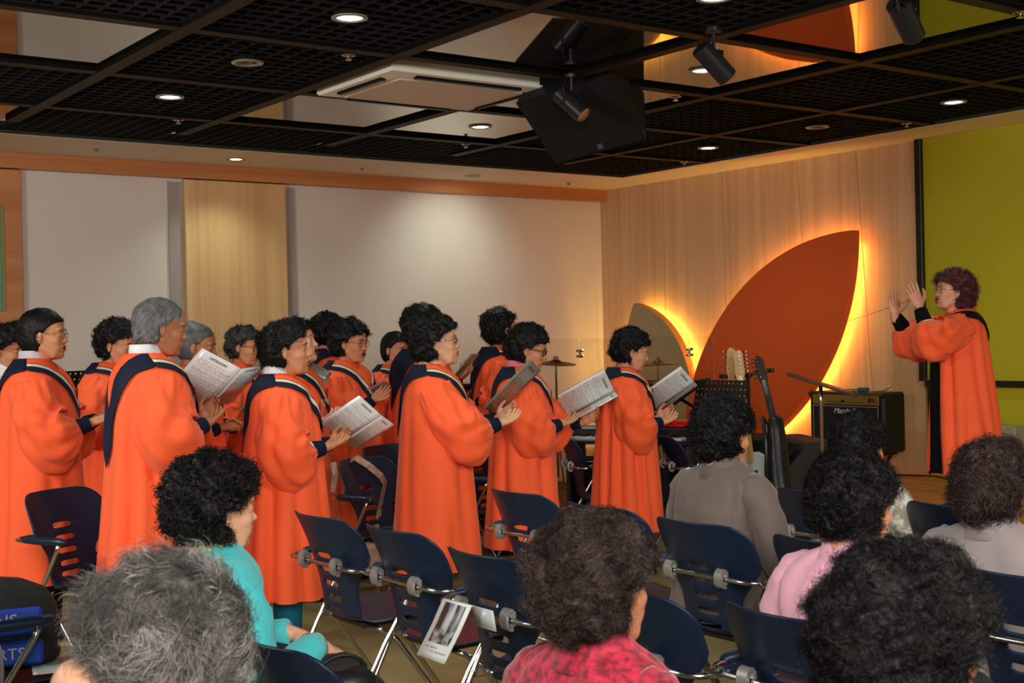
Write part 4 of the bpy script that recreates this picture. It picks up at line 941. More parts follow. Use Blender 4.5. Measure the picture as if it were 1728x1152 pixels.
# ---- hair
def rnd(seed): return np.random.RandomState(seed)
def wobble(P, seed, freq, n=7):
    r = rnd(seed); o = 0
    for _ in range(n):
        k = r.normal(size=3); k *= freq/np.linalg.norm(k)*r.uniform(.7, 1.3); o = o+np.sin(k[0]*P[0]+k[1]*P[1]+k[2]*P[2]+r.uniform(0, 6.28))
    return o/n
def hair_field(P, s):
    t = s.get('t', .03); fw = s.get('w', 1.0); S = [P[0], abs(P[1]), P[2]]
    d = ell(P, (-.018, 0, .030+s.get('up', 0)), (.090+t, (.072+t)*fw, .080+t))
    d = smin(d, ell(P, (-.060-s.get('bk', 0), 0, -.025), (.045+t*.7, .060+t*.7, .055+s.get('len', 0))), .03)
    d = smin(d, ell(S, (-.022, .045, -.02), (.04+t*.5, .03+t*.5, .05)), .02)
    amp = s.get('amp', .007); d = d+amp*2.0*wobble(P, s['seed'], 110)+amp*1.3*wobble(P, s['seed']+7, 260)
    ax = s.get('face', 0)
    cut = ell(S, (.085+ax, 0, -.042), (.088, .20, .104)); d = smax(d, -cut, .008)
    hl = ell(P, (.125+ax, 0, .02+s.get('hl', 0)), (.060, .062, .070)); d = smax(d, -hl, .012)
    if s.get('ear', 1): d = smax(d, -ell(S, (.004+s.get('earx', 0), .092, -.012-s.get('earz', 0)), (.022+s.get('earx', 0), .028, .032+s.get('earz', 0))), .006)
    d = smax(d, -(P[2]+.098+s.get('len', 0)), .01)
    if s.get('bun'): d = smin(d, ell(P, s['bun'], (.032, .034, .03))+.003*wobble(P, 3, 240), .008)
    return d
def hair_data(s, h=.005, n=1200, L=.035, width=.0022, seg=5, curl=.006, stick=.25, flow=None):
    lo, hi = (-.185, -.14, -.20), (.135, .14, .185); P = grid(lo, hi, h); V, Q = surfnets(hair_field(P, s), lo, h)
    # strands: flat curling ribbons lying on the surface
    r = rnd(s['seed']+1); fc = V[Q]; c = fc.mean(1); nrm = np.cross(fc[:, 2]-fc[:, 0], fc[:, 3]-fc[:, 1]); nrm /= np.linalg.norm(nrm, axis=1)[:, None]+1e-12
    ok = np.where(head_field([c[:, 0], c[:, 1], c[:, 2]], {}) > .004)[0]
    id_ = r.choice(ok, n); b = c[id_]; N = nrm[id_]
    rd = r.normal(size=(n, 3)); fl = np.array([-.35, 0, -.9]) if flow is None else np.array(flow)
    B3 = [b[:, 0], b[:, 1], b[:, 2]]; sw_ = s.get('swirl', 55); fa = wobble(B3, s['seed']+21, sw_)*s.get('swamp', 5.0)
    D = fl+rd*s.get('rand', .35); D = D-N*(D*N).sum(1)[:, None]; D /= np.linalg.norm(D, axis=1)[:, None]+1e-9; S0 = np.cross(N, D)
    D = D*np.cos(fa)[:, None]+S0*np.sin(fa)[:, None]
    S_ = np.cross(N, D); ph = wobble(B3, s['seed']+31, sw_*1.6)*9+r.normal(size=n)*.5; Ls = L*r.uniform(.5, 1.3, n); cr = curl*r.uniform(.6, 1.3, n); turn = r.uniform(.8, 1.2, n)*s.get('turns', 1.0)*2*PI*np.where(wobble(B3, s['seed']+41, sw_) > 0, 1, -1)
    W = width*r.uniform(.6, 1.3, n); rings = []
    for k in range(seg+1):
        u = k/seg; a = ph+turn*u
        p = b+D*(Ls*u*.8)[:, None]+N*(-.002+Ls*stick*u*(1-.7*u)+cr*(1+np.cos(a))*.6)[:, None]+S_*(cr*(np.sin(a)-np.sin(ph)))[:, None]-(N*(Ls*u*u*.10)[:, None])
        tw = S_*np.cos(a*.5)[:, None]+D*.3+N*(.5*np.sin(a*.5))[:, None]; tw /= np.linalg.norm(tw, axis=1)[:, None]; w_ = (W*(1-.6*u))[:, None]
        rings += [p-tw*w_/2, p+tw*w_/2]
    R_ = np.stack(rings, 1)                                                     # (n, 2(seg+1), 3)
    base = len(V)+np.arange(n)[:, None]*(2*(seg+1)); F = np.concatenate([np.concatenate([base+2*k, base+2*k+1, base+2*k+3, base+2*k+2], 1) for k in range(seg)])
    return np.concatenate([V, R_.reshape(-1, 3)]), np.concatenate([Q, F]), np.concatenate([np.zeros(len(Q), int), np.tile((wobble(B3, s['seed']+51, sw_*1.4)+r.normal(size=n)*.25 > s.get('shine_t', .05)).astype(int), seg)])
# ---- generic placement of a head
class Head:
    def __init__(s, key, pos, k, yaw, pitch, roll): s.V, s.Q, s.mi, s.st = HEADS[key]; s.pos = np.array(pos); s.k = k; s.R = rot(yaw, pitch, roll)
    def tf(s, P, rigid=True):
        P = np.asarray(P, float); piv = np.array([-.025, 0, -.075]); Rp = (P-piv)@s.R.T+piv
        if not rigid:
            w_ = np.clip((P[..., 2]+.185)/.085, 0, 1); w_ = (w_*w_*(3-2*w_))[..., None]; Rp = P*(1-w_)+Rp*w_
        return Rp*s.k+s.pos
def face_parts(hd, root, skin_dark, brow='black', eyes=True, glasses=None, teeth=False, browc=None):
    st = hd.st
    if eyes:
        for sy in (-1, 1):
            u = np.linspace(-1, 1, 11); oh = st.get('eye', .0032); V = []; 
            for v in np.linspace(-1, 1, 5): V.append(on_face(st, sy*.031+u*.0125, .0035+u*sy*.0012+v*oh*(1-u*u)**.6*(1.0 if v > 0 else .8), .0007))
            V = np.array(V); F = []; mi = []
            for i in range(4):
                for j in range(10):
                    F.append((i*11+j, i*11+j+1, (i+1)*11+j+1, (i+1)*11+j)); mi.append(1 if abs(u[j]+.1) < .38 or i == 3 else 0)
            npmesh('eye', hd.tf(V.reshape(-1, 3)), F, [EYEW, IRIS], mi, True, None, root)
            u = np.linspace(0, 1, 9); ctr = on_face(st, sy*(.012+.036*u), .0235+.006*np.sin(u*2.2)-.003*u, .0004)
            m = MB(); r_ = np.interp(u, [0, .3, 1], [.0017, .0024, .0008]); rings = []
            for c, rr in zip(ctr, r_): rings.append([c+np.array([.0006, 0, rr]), c+np.array([.0012, 0, 0]), c+np.array([.0006, 0, -rr]), c+np.array([-.002, 0, 0])])
            m.loft(hd.tf(np.array(rings)), True, True, True); m.build('eyebrow', hairmat(browc or 'black', *HAIR[browc or 'black']), root)
    if teeth:
        u = np.linspace(-1, 1, 9); zz = -.058+18*(u*.017)**2*st.get('smile', 0); V = []
        for dz in (.003, -.004): V.append(np.stack([.0885-.010*u*u, u*.017, zz+dz], 1))
        npmesh('teeth', hd.tf(np.array(V).reshape(-1, 3)), [(j, j+1, 9+j+1, 9+j) for j in range(8)], [TEETH], None, True, None, root)
    if glasses:
        mt, lens, rr = glasses; g = MB(); a = np.arange(21)*2*PI/20; ctr = []
        rx_, rz_ = .0225, .0175
        for sy in (-1, 1): 
            P = np.stack([.094-.18*abs(sy*.033+rx_*np.cos(a)-sy*.01)*.45, sy*.0335+rx_*np.cos(a), .002+rz_*np.sin(a)], 1); ctr.append(P); g.tube(hd.tf(P), rr, 5, False)
            g.tube(hd.tf([[.090, sy*.055, .006], [.078, sy*.071, .010], [.03, sy*.078, .010], [-.008, sy*.081, .008], [-.02, sy*.078, -.012]]), rr, 5)
        g.tube(hd.tf([[.097, -.011, .005], [.101, 0, .008], [.097, .011, .005]]), rr, 5)
        go = g.build('glasses', mt, root, True)
        for P in ctr:
            m = MB(); V = np.concatenate([P[:20], P[:20].mean(0)[None]]); m.add(hd.tf(V), [(i, (i+1) % 20, 20) for i in range(20)]); m.build('lens', lens, go, True)
def lensmat(name, c, a):
    m = bpy.data.materials.new(name); m.use_nodes = True; nt = m.node_tree; nt.nodes.remove(nt.nodes['Principled BSDF'])
    g = nt.nodes.new('ShaderNodeBsdfGlossy'); g.inputs['Roughness'].default_value = .03; tr = nt.nodes.new('ShaderNodeBsdfTransparent'); tr.inputs[0].default_value = (*c, 1)
    mx = nt.nodes.new('ShaderNodeMixShader'); mx.inputs[0].default_value = a; nt.links.new(tr.outputs[0], mx.inputs[1]); nt.links.new(g.outputs[0], mx.inputs[2]); nt.links.new(mx.outputs[0], nt.nodes['Material Output'].inputs[0]); return m
LENS = lensmat('lens_clear', (.92, .92, .92), .07); LENSO = lensmat('lens_amber', (.95, .42, .18), .08)
GOLD = mat('frame_gold', (.6, .42, .2), .25, 1); SILV = mat('frame_silver', (.6, .6, .62), .2, 1); DKF = mat('frame_dark', (.03, .01, .012), .3)
# ---- torso, robes and stoles (local frame: feet at origin, x forward)
class Torso:
    def __init__(s, k, seed, prof, folds=.018, lean=0.0, cx=-.01, side=.0):
        s.k = k; s.prof = np.array(prof); s.folds = folds; s.lean = lean; s.cx = cx; r = rnd(seed); s.fk = r.randint(5, 15, 5)+0.0; s.fp = r.uniform(0, 6.28, 5); s.fa = r.uniform(.4, 1, 5)/2.2; s.ztop = s.prof[-1][0]; s.zbot = s.prof[0][0]
    def at(s, th, z, off=0.0):
        p = s.prof; rx = np.interp(z, p[:, 0], p[:, 1]); ry = np.interp(z, p[:, 0], p[:, 2]); cx = s.cx+np.interp(z, p[:, 0], p[:, 3]) if p.shape[1] > 3 else s.cx
        amp = s.folds*np.clip((1.24-z)/.9, 0, 1)**.55; f = 0
        for a, k_, ph in zip(s.fa, s.fk, s.fp): f = f+a*np.cos(k_*th+ph+1.2*np.sin(z*2+ph))
        f = amp*(f-.5*np.abs(f)); c, s_ = np.cos(th), np.sin(th)
        e = .88; X = (rx+f+off)*np.sign(c)*np.abs(c)**e; Y = (ry+f+off)*np.sign(s_)*np.abs(s_)**e
        return np.stack([(X+cx+s.lean*(z-.9))*s.k, Y*s.k, z*s.k*np.ones_like(X)], -1)
    def rings(s, n=96, zs=None):
        th = np.arange(n)*2*PI/n; zs = np.unique(np.concatenate([np.linspace(s.zbot, 1.0, 9), np.linspace(1.0, s.ztop, 16)])) if zs is None else zs
        return [s.at(th, z) for z in zs]
ROBEP = [(.285, .235, .30, .0), (.6, .205, .262, 0), (.95, .178, .226, 0), (1.08, .168, .212, 0), (1.17, .155, .198, -.004), (1.225, .138, .182, -.01), (1.26, .115, .155, -.016), (1.285, .092, .120, -.022), (1.305, .072, .085, -.028), (1.32, .064, .070, -.03)]
def sleeve(m, S, E_, W, k, seed, r0=.088, r1=.130, sag=.05, rw=.047, cuffn=14, mi=0):
    """puffed robe sleeve lofted from shoulder S over elbow E_ to wrist W (local coords)"""
    S, E_, W = map(np.array, (S, E_, W)); r = rnd(seed); n = 56; N = 34; rings = []; ctr = []
    P0, P1, P2, P3 = S, S*.35+E_*.65+np.array([0, 0, -.0]), E_*.8+W*.2+np.array([0, 0, -.015]), W
    t = np.linspace(0, 1, N)
    C_ = ((1-t)**3)[:, None]*P0+(3*(1-t)**2*t)[:, None]*(E_+(S-E_)*.25)+(3*(1-t)*t**2)[:, None]*(E_+(W-E_)*.20-np.array([0, 0, .02]))+(t**3)[:, None]*P3
    T = np.gradient(C_, axis=0); T /= np.linalg.norm(T, axis=1)[:, None]
    R_ = np.interp(t, [0, .15, .4, .62, .8, .9, .96, 1], [r0, r0*1.12, r1*.95, r1, r1*.92, r1*.72, rw*1.35, rw])*k
    sg = np.interp(t, [0, .3, .6, .8, .95, 1], [0, .25, .9, 1.0, .25, 0])*sag*k
    u = np.array([1.0, 0, 0]); u = u-T[0]*(u@T[0]); u = unit(u); ph = r.uniform(0, 6.28, 4); a = np.arange(n)*2*PI/n
    for i in range(N):
        u = unit(u-T[i]*(u@T[i])); v = np.cross(T[i], u); d = np.cos(a)[:, None]*u+np.sin(a)[:, None]*v
        g = np.clip((t[i]-.72)/.28, 0, 1); g0 = np.clip((.28-t[i])/.28, 0, 1)
        w3 = np.cos(3*a+ph[0]+t[i]*7+1.3*np.sin(t[i]*9+ph[1])); w5 = np.cos(5*a+ph[1]-t[i]*11+np.sin(2*a+ph[3])); f = 1+.065*w3+.07*(w5-.6*abs(w5))+.06*g*np.cos(cuffn*a+ph[2])*(1.3-g)*2+.07*g0*np.cos(15*a+ph[3]+.8*np.sin(3*a))+.03*np.cos(9*a+ph[2]+t[i]*14)
        p = C_[i]+d*(R_[i]*f)[:, None]; low = np.maximum(0, -d[:, 2]); p[:, 2] -= sg[i]*low**1.3; rings.append(p)
    m.loft(rings, True, True, True, mi); return C_, T
def stole(tor, root, front, back, zt=1.03, zb=.95, zs=1.262, Ys=.152, off=.009):
    """V shaped hood over the shoulders, as one cloth mesh with printed bands"""
    V = []; U = []; F = []; n = 21
    for side, tip, mi in ((0, zt, 0), (1, zb, 1)):
        ztops = tor.ztop-.004; zz = np.concatenate([np.linspace(tip, zs, 20), np.linspace(zs, ztops, 9)[1:]]); b0 = len(V)
        ms = Ys/(zs-tip); c_ = 1/math.sqrt(1+(ms)**2)
        for z in zz:
            Ye = ms*(z-tip); ry = float(np.interp(z, tor.prof[:, 0], tor.prof[:, 2])); q = min(1.0, Ye/ry)**(1/.88); tm = math.asin(min(1, q)); 
            for u in np.linspace(-1, 1, n):
                th = u*tm+(PI if side else 0); p = tor.at(np.array(th), z, off); V.append(p); U.append((max(0.0, (Ye-abs(p[1]/tor.k))*c_), .5))
        for i in range(len(zz)-1):
            for j in range(n-1): a = b0+i*n+j; F.append(((a, a+1, a+n+1, a+n), mi))
    o = npmesh('stole', np.array(V), np.array([f for f, _ in F]), [front, back], [q for _, q in F], True, np.array(U), root)
    md = o.modifiers.new('s', 'SOLIDIFY'); md.thickness = .004; md.offset = 1; return o
def hand_mesh(parts, pos, X, Z, k, right, pose):
    """append a hand: wrist at pos, finger direction X, back of hand Z"""
    V, Q = HANDS[pose]; X = unit(X); Z = np.array(Z, float); Z = unit(Z-X*(Z@X)); Y = np.cross(Z, X)*(1 if right == 'L' else 1)
    V = V.copy(); flip = right == 'L'
    if flip: V[:, 1] *= -1; Q = Q[:, ::-1]
    parts.append((V@np.stack([X, Y, Z])*k+pos, Q, np.zeros(len(Q), int)))
def tube_q(P, r, n=14):
    m = MB(); m.tube(P, r, n, False); return np.concatenate(m.V), np.array(m.F), np.zeros(len(m.F), int)
def join(parts):
    V = []; Q = []; M_ = []; o = 0
    for v, q, mi in parts: V.append(v); Q.append(q+o); M_.append(mi); o += len(v)
    return np.concatenate(V), np.concatenate(Q), np.concatenate(M_)
def solve_page(TL, TR, BL, dep, ratio=1.36, s1=1):
    """give a page its true pose: three image corners + depth -> world corner and edge vectors"""
    f = FPX/dep; a = np.array([TR[0]-TL[0], -(TR[1]-TL[1])])/f; b = np.array([BL[0]-TL[0], -(BL[1]-TL[1])])/f
    A, B, c = a@a, b@b, -(a@b); r2 = ratio**2
    # r2*q^2 + (r2*A-B)*q - c*c = 0, q = z1^2
    q = (-(r2*A-B)+math.sqrt((r2*A-B)**2+4*r2*c*c))/(2*r2); z1 = s1*math.sqrt(max(q, 1e-6)); z2 = c/z1 if abs(z1) > 1e-2 else -s1*math.sqrt(max(r2*A-B, 0))
    return at(TL[0], TL[1], dep), cdir(a[0], a[1], z1), cdir(b[0], b[1], z2)
TROUS = mat('trousers_dark', (.012, .012, .016), .8)
def shoes(root, k, xs=.02, color=None):
    for sy in (-1, 1):
        m = MB(); a = np.arange(12)*2*PI/12
        m.loft([[(x, sy*.09*k+w_*math.cos(t), max(.0, z+h_*math.sin(t))) for t in a] for x, w_, z, h_ in ((xs-.10, .015, .03, .02), (xs-.085, .033, .035, .034), (xs-.03, .036, .04, .038), (xs+.05, .04, .028, .027), (xs+.11, .035, .022, .021), (xs+.14, .012, .014, .010))], True, True, True)
        m.build('shoe', color or mat('shoe_black', (.012, .012, .013), .3), root, True)
def legs(root, k, mtl, top=.9, zlow=.07, x=0.0):
    m = MB()
    for sy in (-1, 1): m.tube([(x, sy*.075*k, top*k), (x+.01, sy*.085*k, .5*k), (x, sy*.09*k, .30*k), (x-.01, sy*.09*k, zlow)], [.085, .075, .068, .066], 14)
    m.build('trousers', mtl, root, True)
def singer(u, top, dep, face=0, hyaw=0, hpitch=0, hroll=0, hk='w1', label='', who='', hair=None, hcol='black', sk='tan', glasses=None, page=None, page2=None, near=None, far=None, back=ST_BACK, tr=TROUS,
           ht=.02, seed=1, z0=0.0, bodyk=1.0, bodyx=0.0, shirt=None, scarf=None, detail=True, eyes=True, pages=True, lipred=False, sheetback=False, elb=0, zb=.95, zt=1.03, hem=.24):
    """u/top: pixel of head centre and hair top; dep camera depth; face: degrees the body turns toward the viewer from right profile"""
    az = math.atan2(.806, .592)-math.atan((u-864)/FPX); hd_ang = az-PI/2-math.radians(face)
    ztop = at(u, top, dep)[2]-ht; H = (ztop-z0); k = H/1.535*bodyk
    g = at(u, 565, dep); fw = np.array([math.cos(hd_ang), math.sin(hd_ang)]); kh = 1.03*min(1.05, max(.94, k))
    hl = np.array([.028, 0, H-.110*kh])
    root = empty('person', (g[0]-fw[0]*(hl[0]+bodyx), g[1]-fw[1]*(hl[0]+bodyx), z0), hd_ang, label, 'person', 'robed choir singers'); hl[0] += bodyx
    cam_side = 1 if True else 0
    head = Head(hk, hl, kh, math.radians(-hyaw), math.radians(hpitch), math.radians(hroll))
    zsh = 1.20*k*.995; kk = k
    tor = Torso(kk, seed, ROBEP, .030); parts = [(head.tf(head.V, False), head.Q, head.mi)]
    # body core under the robe
    th = np.arange(16)*2*PI/16
    core = [np.stack([(.085*f*np.cos(th)-.01)*kk, (.13*f*np.sin(th))*kk, np.full(16, z*kk)], 1) for z, f in ((.80, 1.0), (1.0, .95), (1.15, 1.05), (1.235, .95), (1.27, .6))]
    mm = MB(); mm.loft(core); parts.append((np.concatenate(mm.V), np.array(mm.F), np.zeros(len(mm.F), int)))
    robe = MB(); robe.loft(tor.rings(), True, False, False); hands_done = []
    if page:
        O, A, B = solve_page(*page)
        N = unit(np.cross(A, -B)); cen = O+A*.5+B*.5
        w2l = lambda p: to_local(np.asarray(p, float), root)
        fd = empty('music_folder', cen, 0, None, 'music folder', 'music folders held by the singers')
        front, bk = (M_music, M_sleeve) if not sheetback else (M_back, M_back)
        sheet('page', O+B, A, -B, [front, bk, M_sleeve], fd, .004, local=fd)
        if page2 is not None and not isinstance(page2[0], str):
            f_ = FPX/page[3]; du, dv, fr = page2; a2 = np.array([du, -dv])/f_; LA = np.linalg.norm(A)*fr; z_ = math.sqrt(max(LA*LA-a2@a2, 1e-5)); c1_ = cdir(a2[0], a2[1], z_); c2_ = cdir(a2[0], a2[1], -z_)
            w_ = c1_ if abs(unit(c1_)@unit(B)) < abs(unit(c2_)@unit(B)) else c2_
            sheet('page', O+A+B, w_, -B, [M_music, M_music, M_sleeve], fd, .003, local=fd)
        elif page2 is not None:
            e = page2; hinge0, hv = ((O+B), A) if e[0] == 'b' else (O+A, B)
            R_ax = unit(hv); ang_ = math.radians(e[1]); w_ = (B if e[0] == 'b' else A)*e[2]
            w_ = w_*math.cos(ang_)+np.cross(R_ax, w_)*math.sin(ang_)+R_ax*(R_ax@w_)*(1-math.cos(ang_))
            if e[0] == 'b': sheet('page', hinge0+w_, A, -w_, [M_music, M_sleeve, M_sleeve], fd, .003, local=fd)
            else: sheet('page', hinge0+B, w_, -B, [M_music, M_sleeve, M_sleeve], fd, .003, local=fd)
        tag(fd, ('grey backed music folder held by the ' if sheetback else 'printed music sheets held by the ')+who)
    else: N = None
    for side, tgt in (('R', near), ('L', far)):
        sy = -1 if side == 'R' else 1
        S = np.array([-.005, sy*.165*kk, 1.195*kk])
        if tgt is None: W = np.array([.30*kk, sy*.10*kk, 1.0*kk])
        else: W = to_local(at(*tgt), root)
        W = np.asarray(W, float); up_l, fo_l = .28*kk, .25*kk; d = W-S; L = np.linalg.norm(d)
        if L > (up_l+fo_l)*.985: sc = L/((up_l+fo_l)*.985); up_l *= sc; fo_l *= sc
        c_ = (up_l**2+L*L-fo_l**2)/(2*up_l*L); ax = d/L; dn = np.array([-.15, sy*(.45+elb), -1.0]); dn = unit(dn-ax*(dn@ax)); E_ = S+ax*up_l*c_+dn*up_l*math.sqrt(max(0, 1-c_*c_))
        fdir = unit(W-E_); cuff0 = W-fdir*.085
        sleeve(robe, S, E_, cuff0+fdir*.01, kk, seed+(3 if sy > 0 else 5))
        m = MB(); m.tube([cuff0, cuff0+fdir*.012, cuff0+fdir*.055, cuff0+fdir*.068], [.046, .044, .037, .035], 18, True); m.build('cuff', NAVYC, root, True, sharp=60)
        m = MB(); m.tube([cuff0-fdir*.002, cuff0+fdir*.004], [.048, .0475], 18, True); m.build('cuff_piping', IVORY, root, True, sharp=60)
        parts.append(tube_q([S, E_, W-fdir*.005], [.045*kk, .036*kk, .022*kk]))
        if page:
            cl_ = to_local(cen, root); Nl = to_local(np.array(root.location)+N, root); bd = unit(cl_-W); X_ = unit(fdir*.7+bd*.5+np.array([.2, -sy*.15, .0])); Zb = -Nl*.5+np.array([0, sy*.35, -.8])
            hand_mesh(parts, W-fdir*.004, X_, Zb, .86, side, 'hold')
        else: hand_mesh(parts, W, fdir, np.array([0, sy*.4, .9]), .88, side, 'relax')
    V, Q, mi = join(parts)
    npmesh('body', V, Q, [skin(sk), LIPR if lipred else LIP, MOUTH], mi, True, None, root)
    robe.build('robe', ROBE, root, True); stole(tor, root, ST_FRONT, back, zt, zb)
    # lyre emblem on the chest panel
    if detail:
        m = MB(); e0 = tor.at(np.array(.0), 1.135, .016); a = np.linspace(-2.2, 2.2, 13)
        for w_, h_ in ((.020, .026), (.011, .020)): m.tube([e0+np.array([-.14*math.sin(q*.0)*0, w_*math.sin(q), -h_*math.cos(q)+.012*abs(q)]) for q in a], .0022, 4)
        for y in (-.005, .0, .005): m.tube([e0+np.array([0, y, -.02]), e0+np.array([-.004, y, .03])], .0012, 4)
        m.build('lyre_emblem', mat('emblem_red', s2l((150, 24, 20)), .6), root)
    legs(root, kk, tr, .8); shoes(root, kk)
    s = dict(seed=seed*3+2); s.update(hair or {}); hv, hq, hm = hair_data(s, .0062 if not detail else .0052, s.get('n', 900), s.get('L', .03), s.get('wd', .0030), 4, s.get('curl', .006), s.get('stick', .3))
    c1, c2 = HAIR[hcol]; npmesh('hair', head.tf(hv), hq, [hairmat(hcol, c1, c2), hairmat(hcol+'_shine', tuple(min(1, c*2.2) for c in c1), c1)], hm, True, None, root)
    face_parts(head, root, None, eyes=eyes, glasses=glasses, browc='black' if hcol not in ('slate', 'grey', 'salt') else 'salt')
    if shirt:
        m = MB(); th = np.arange(40)*2*PI/40; rings = []
        for r_, z, dx in ((.050, 1.292, -.028), (.062, 1.295, -.028), (.068, 1.325, -.028), (.064, 1.352, -.03), (.060, 1.355, -.03), (.056, 1.325, -.028)):
            rings.append(np.stack([(r_*1.02*np.cos(th)+dx+.0)*kk, r_*.98*np.sin(th)*kk, (z-.020*np.maximum(0, np.cos(th))**2)*kk+0*th], 1))
        m.loft(rings, True); m.build('shirt_collar', shirt, root, True, sharp=50)
    if scarf:
        m = MB(); th = np.arange(40)*2*PI/40
        for (r_, z, rr) in ((.062, 1.315, .016), (.070, 1.300, .014)):
            P = np.stack([(r_*1.1*np.cos(th)-.024)*kk, r_*np.sin(th)*kk, (z-.03*np.maximum(0, np.cos(th)))*kk+.004*np.sin(5*th+r_*90)], 1); m.tube(np.concatenate([P, P[:1]]), rr*kk*(1+0*np.arange(41)), 8, False)
        m.tube([(.045*kk, -.01, 1.285*kk), (.065*kk, -.02, 1.262*kk), (.078*kk, -.025, 1.235*kk)], [.018, .022, .008], 8); m.tube([(.045*kk, .01, 1.285*kk), (.07*kk, .015, 1.265*kk), (.082*kk, .02, 1.24*kk)], [.016, .02, .008], 8)
        m.build('scarf', scarf, root, True)
    return root, head, tor
head_data('w1', w=1.03, open=.0035); head_data('w2', w=1.0, open=.009, smile=.3); head_data('w3', w=1.05, smile=.5)
head_data('m1', w=1.0, jaw=1.12, open=.006); head_data('m2', w=.95, jaw=1.05, neck=1.05); head_data('cond', w=.98, smile=1.0, open=.008)
hand_data('hold', .55, .8, .0); hand_data('relax', .7, .7, .0); hand_data('open', .10, 1.3, .10)
# ================================================================== THE CHOIR
def sing(u, top, dep, label, who, page=None, near=None, far=None, **k):
    pg = None
    if page:
        TL, TR, BL = map(np.array, page[:3]); pd = dep+(page[3] if len(page) > 3 else 0); pg = (TL, TR, BL, pd, 1.36, page[4] if len(page) > 4 else 1)
        if near is None: q = BL+(TR-TL)*.8+(TL-BL)*.22; near = (q[0]-6, q[1]+10, dep-.10)
        if far is None: q = BL+(TR-TL)*.5+(TL-BL)*.25; far = (q[0]-2, q[1]+12, dep+.12)
    return singer(u, top, dep, label=label, who=who, page=pg, near=near, far=far, **k)
PERM = dict(t=.038, amp=.009, n=1500, curl=.007, L=.034, turns=1.2)
SHORT = dict(t=.022, amp=.005, n=900, curl=.003, L=.035, turns=.5, stick=.15)
N_ = lambda **k: k
sing(2, 552, 7.4, 'singer at the far left edge, face half out of the frame, holding white sheets', 'singer at the left edge', ((-6, 610), (50, 645), (-62, 694), -.2, 1), (0, 705, 7.05), (-10, 700, 7.4), face=15, hk='w3', hair=PERM, seed=11, hpitch=5, tr=TROUS)
sing(30, 549, 8.1, 'singer whose face shows between the far left singer and the man in glasses', 'singer behind the man', None, None, None, face=30, hk='w3', hair=PERM, seed=12, sk='rosy', detail=False)
sing(76, 523, 6.6, 'man singer with neat black hair and glasses in a striped shirt collar', 'man in glasses', None, (157, 712, 6.45), (165, 706, 6.75), face=12, hyaw=6, hk='m1', hair=N_(t=.022, amp=.0015, n=1300, curl=.002, L=.04, turns=.3, stick=.1, hl=-.012, rand=.3), seed=13, sk='tan', glasses=(GOLD, LENS, .0014), shirt=mat('striped_shirt', s2l((190, 186, 200)), .7), ht=.012)
sing(197, 541, 7.7, 'singer with curly black hair between the man in glasses and the grey-haired man', 'singer between the two men', ((181, 659), (192, 674), (157, 681)), None, None, face=28, hyaw=8, hpitch=12, hk='w3', hair=PERM, seed=14, sk='tan')
sing(268, 502, 5.8, 'tall old man singer with slicked grey hair, navy stole hanging down his back', 'old grey-haired man', ((341, 586), (400, 622), (272, 655), .12), (350, 714, 5.68), (340, 704, 6.0), face=-14, hyaw=8, hpitch=10, hk='m2', hair=N_(t=.016, amp=.0008, n=2600, curl=.001, L=.055, turns=.15, stick=.02, hl=.022, face=-.010, rand=.10, swamp=.5, wd=.0016, shine_t=.0), hcol='slate', seed=15, sk='dark', shirt=mat('white_shirt', s2l((222, 224, 226)), .6), back=ST_WIDE, zb=.86, ht=.012, page2=(28, -6, 1.0), elb=.1)
sing(330, 543, 7.3, 'grey-haired singer with hair tied up, face hidden behind the old man\'s music', 'grey singer behind the old man\'s music', None, (372, 722, 7.2), (385, 715, 7.4), face=10, hyaw=5, hpitch=8, hk='w1', hair=N_(t=.018, amp=.0012, n=900, curl=.002, L=.04, turns=.3, stick=.06, bun=(-.05, 0, .105)), hcol='slate', seed=16, sk='dark', detail=False)
sing(412, 550, 8.6, 'singer with short grey curls and dark-rimmed glasses by the wood panel edge', 'grey-curled singer', ((424, 673), (432, 690), (372, 723), -.3), (398, 722, 8.15), None, face=22, hyaw=10, hpitch=8, hk='w1', hair=dict(PERM, t=.026), hcol='salt', seed=17, sk='tan', glasses=(DKF, LENS, .0016), sheetback=True)
sing(508, 541, 7.4, 'singer with red lipstick and lifted chin, half behind the woman with the white collar', 'singer with red lipstick', ((524, 610), (559, 630), (512, 642), .1), (545, 712, 7.2), (535, 705, 7.4), face=14, hyaw=4, hpitch=-12, hk='w2', hair=PERM, seed=18, sk='fair', lipred=True, sheetback=True)
sing(487, 545, 6.15, 'singer in front row with a white collar and bright blue skirt, black curly hair', 'singer with white collar', ((606, 666), (640, 702), (538, 711), .05), (551, 754, 6.02), (560, 748, 6.25), face=2, hyaw=6, hpitch=-4, hk='w1', hair=dict(PERM, t=.028, amp=.006, len=.01), seed=19, sk='tan', shirt=mat('white_collar', s2l((232, 232, 236)), .6), tr=mat('skirt_blue', s2l((0, 112, 150)), .7), page2=(17, 20, 1.0))
sing(556, 531, 9.8, 'singer with a big black perm turned away in the back row behind the spectacled woman', 'back row singer with big perm', ((650, 609), (658, 617), (613, 644), -.2), None, None, face=-25, hyaw=-10, hk='w1', hair=dict(PERM, t=.04), seed=20, sk='tan', detail=False)
sing(592, 542, 8.1, 'singer in thin gold glasses turned toward the camera, black perm, back row centre', 'singer in thin gold glasses', ((648, 641), (656, 656), (573, 680), -.1), (632, 672, 7.95), None, face=30, hyaw=4, hpitch=4, hk='w2', hair=dict(PERM, t=.040), seed=21, sk='tan', glasses=(GOLD, LENS, .0014), sheetback=True)
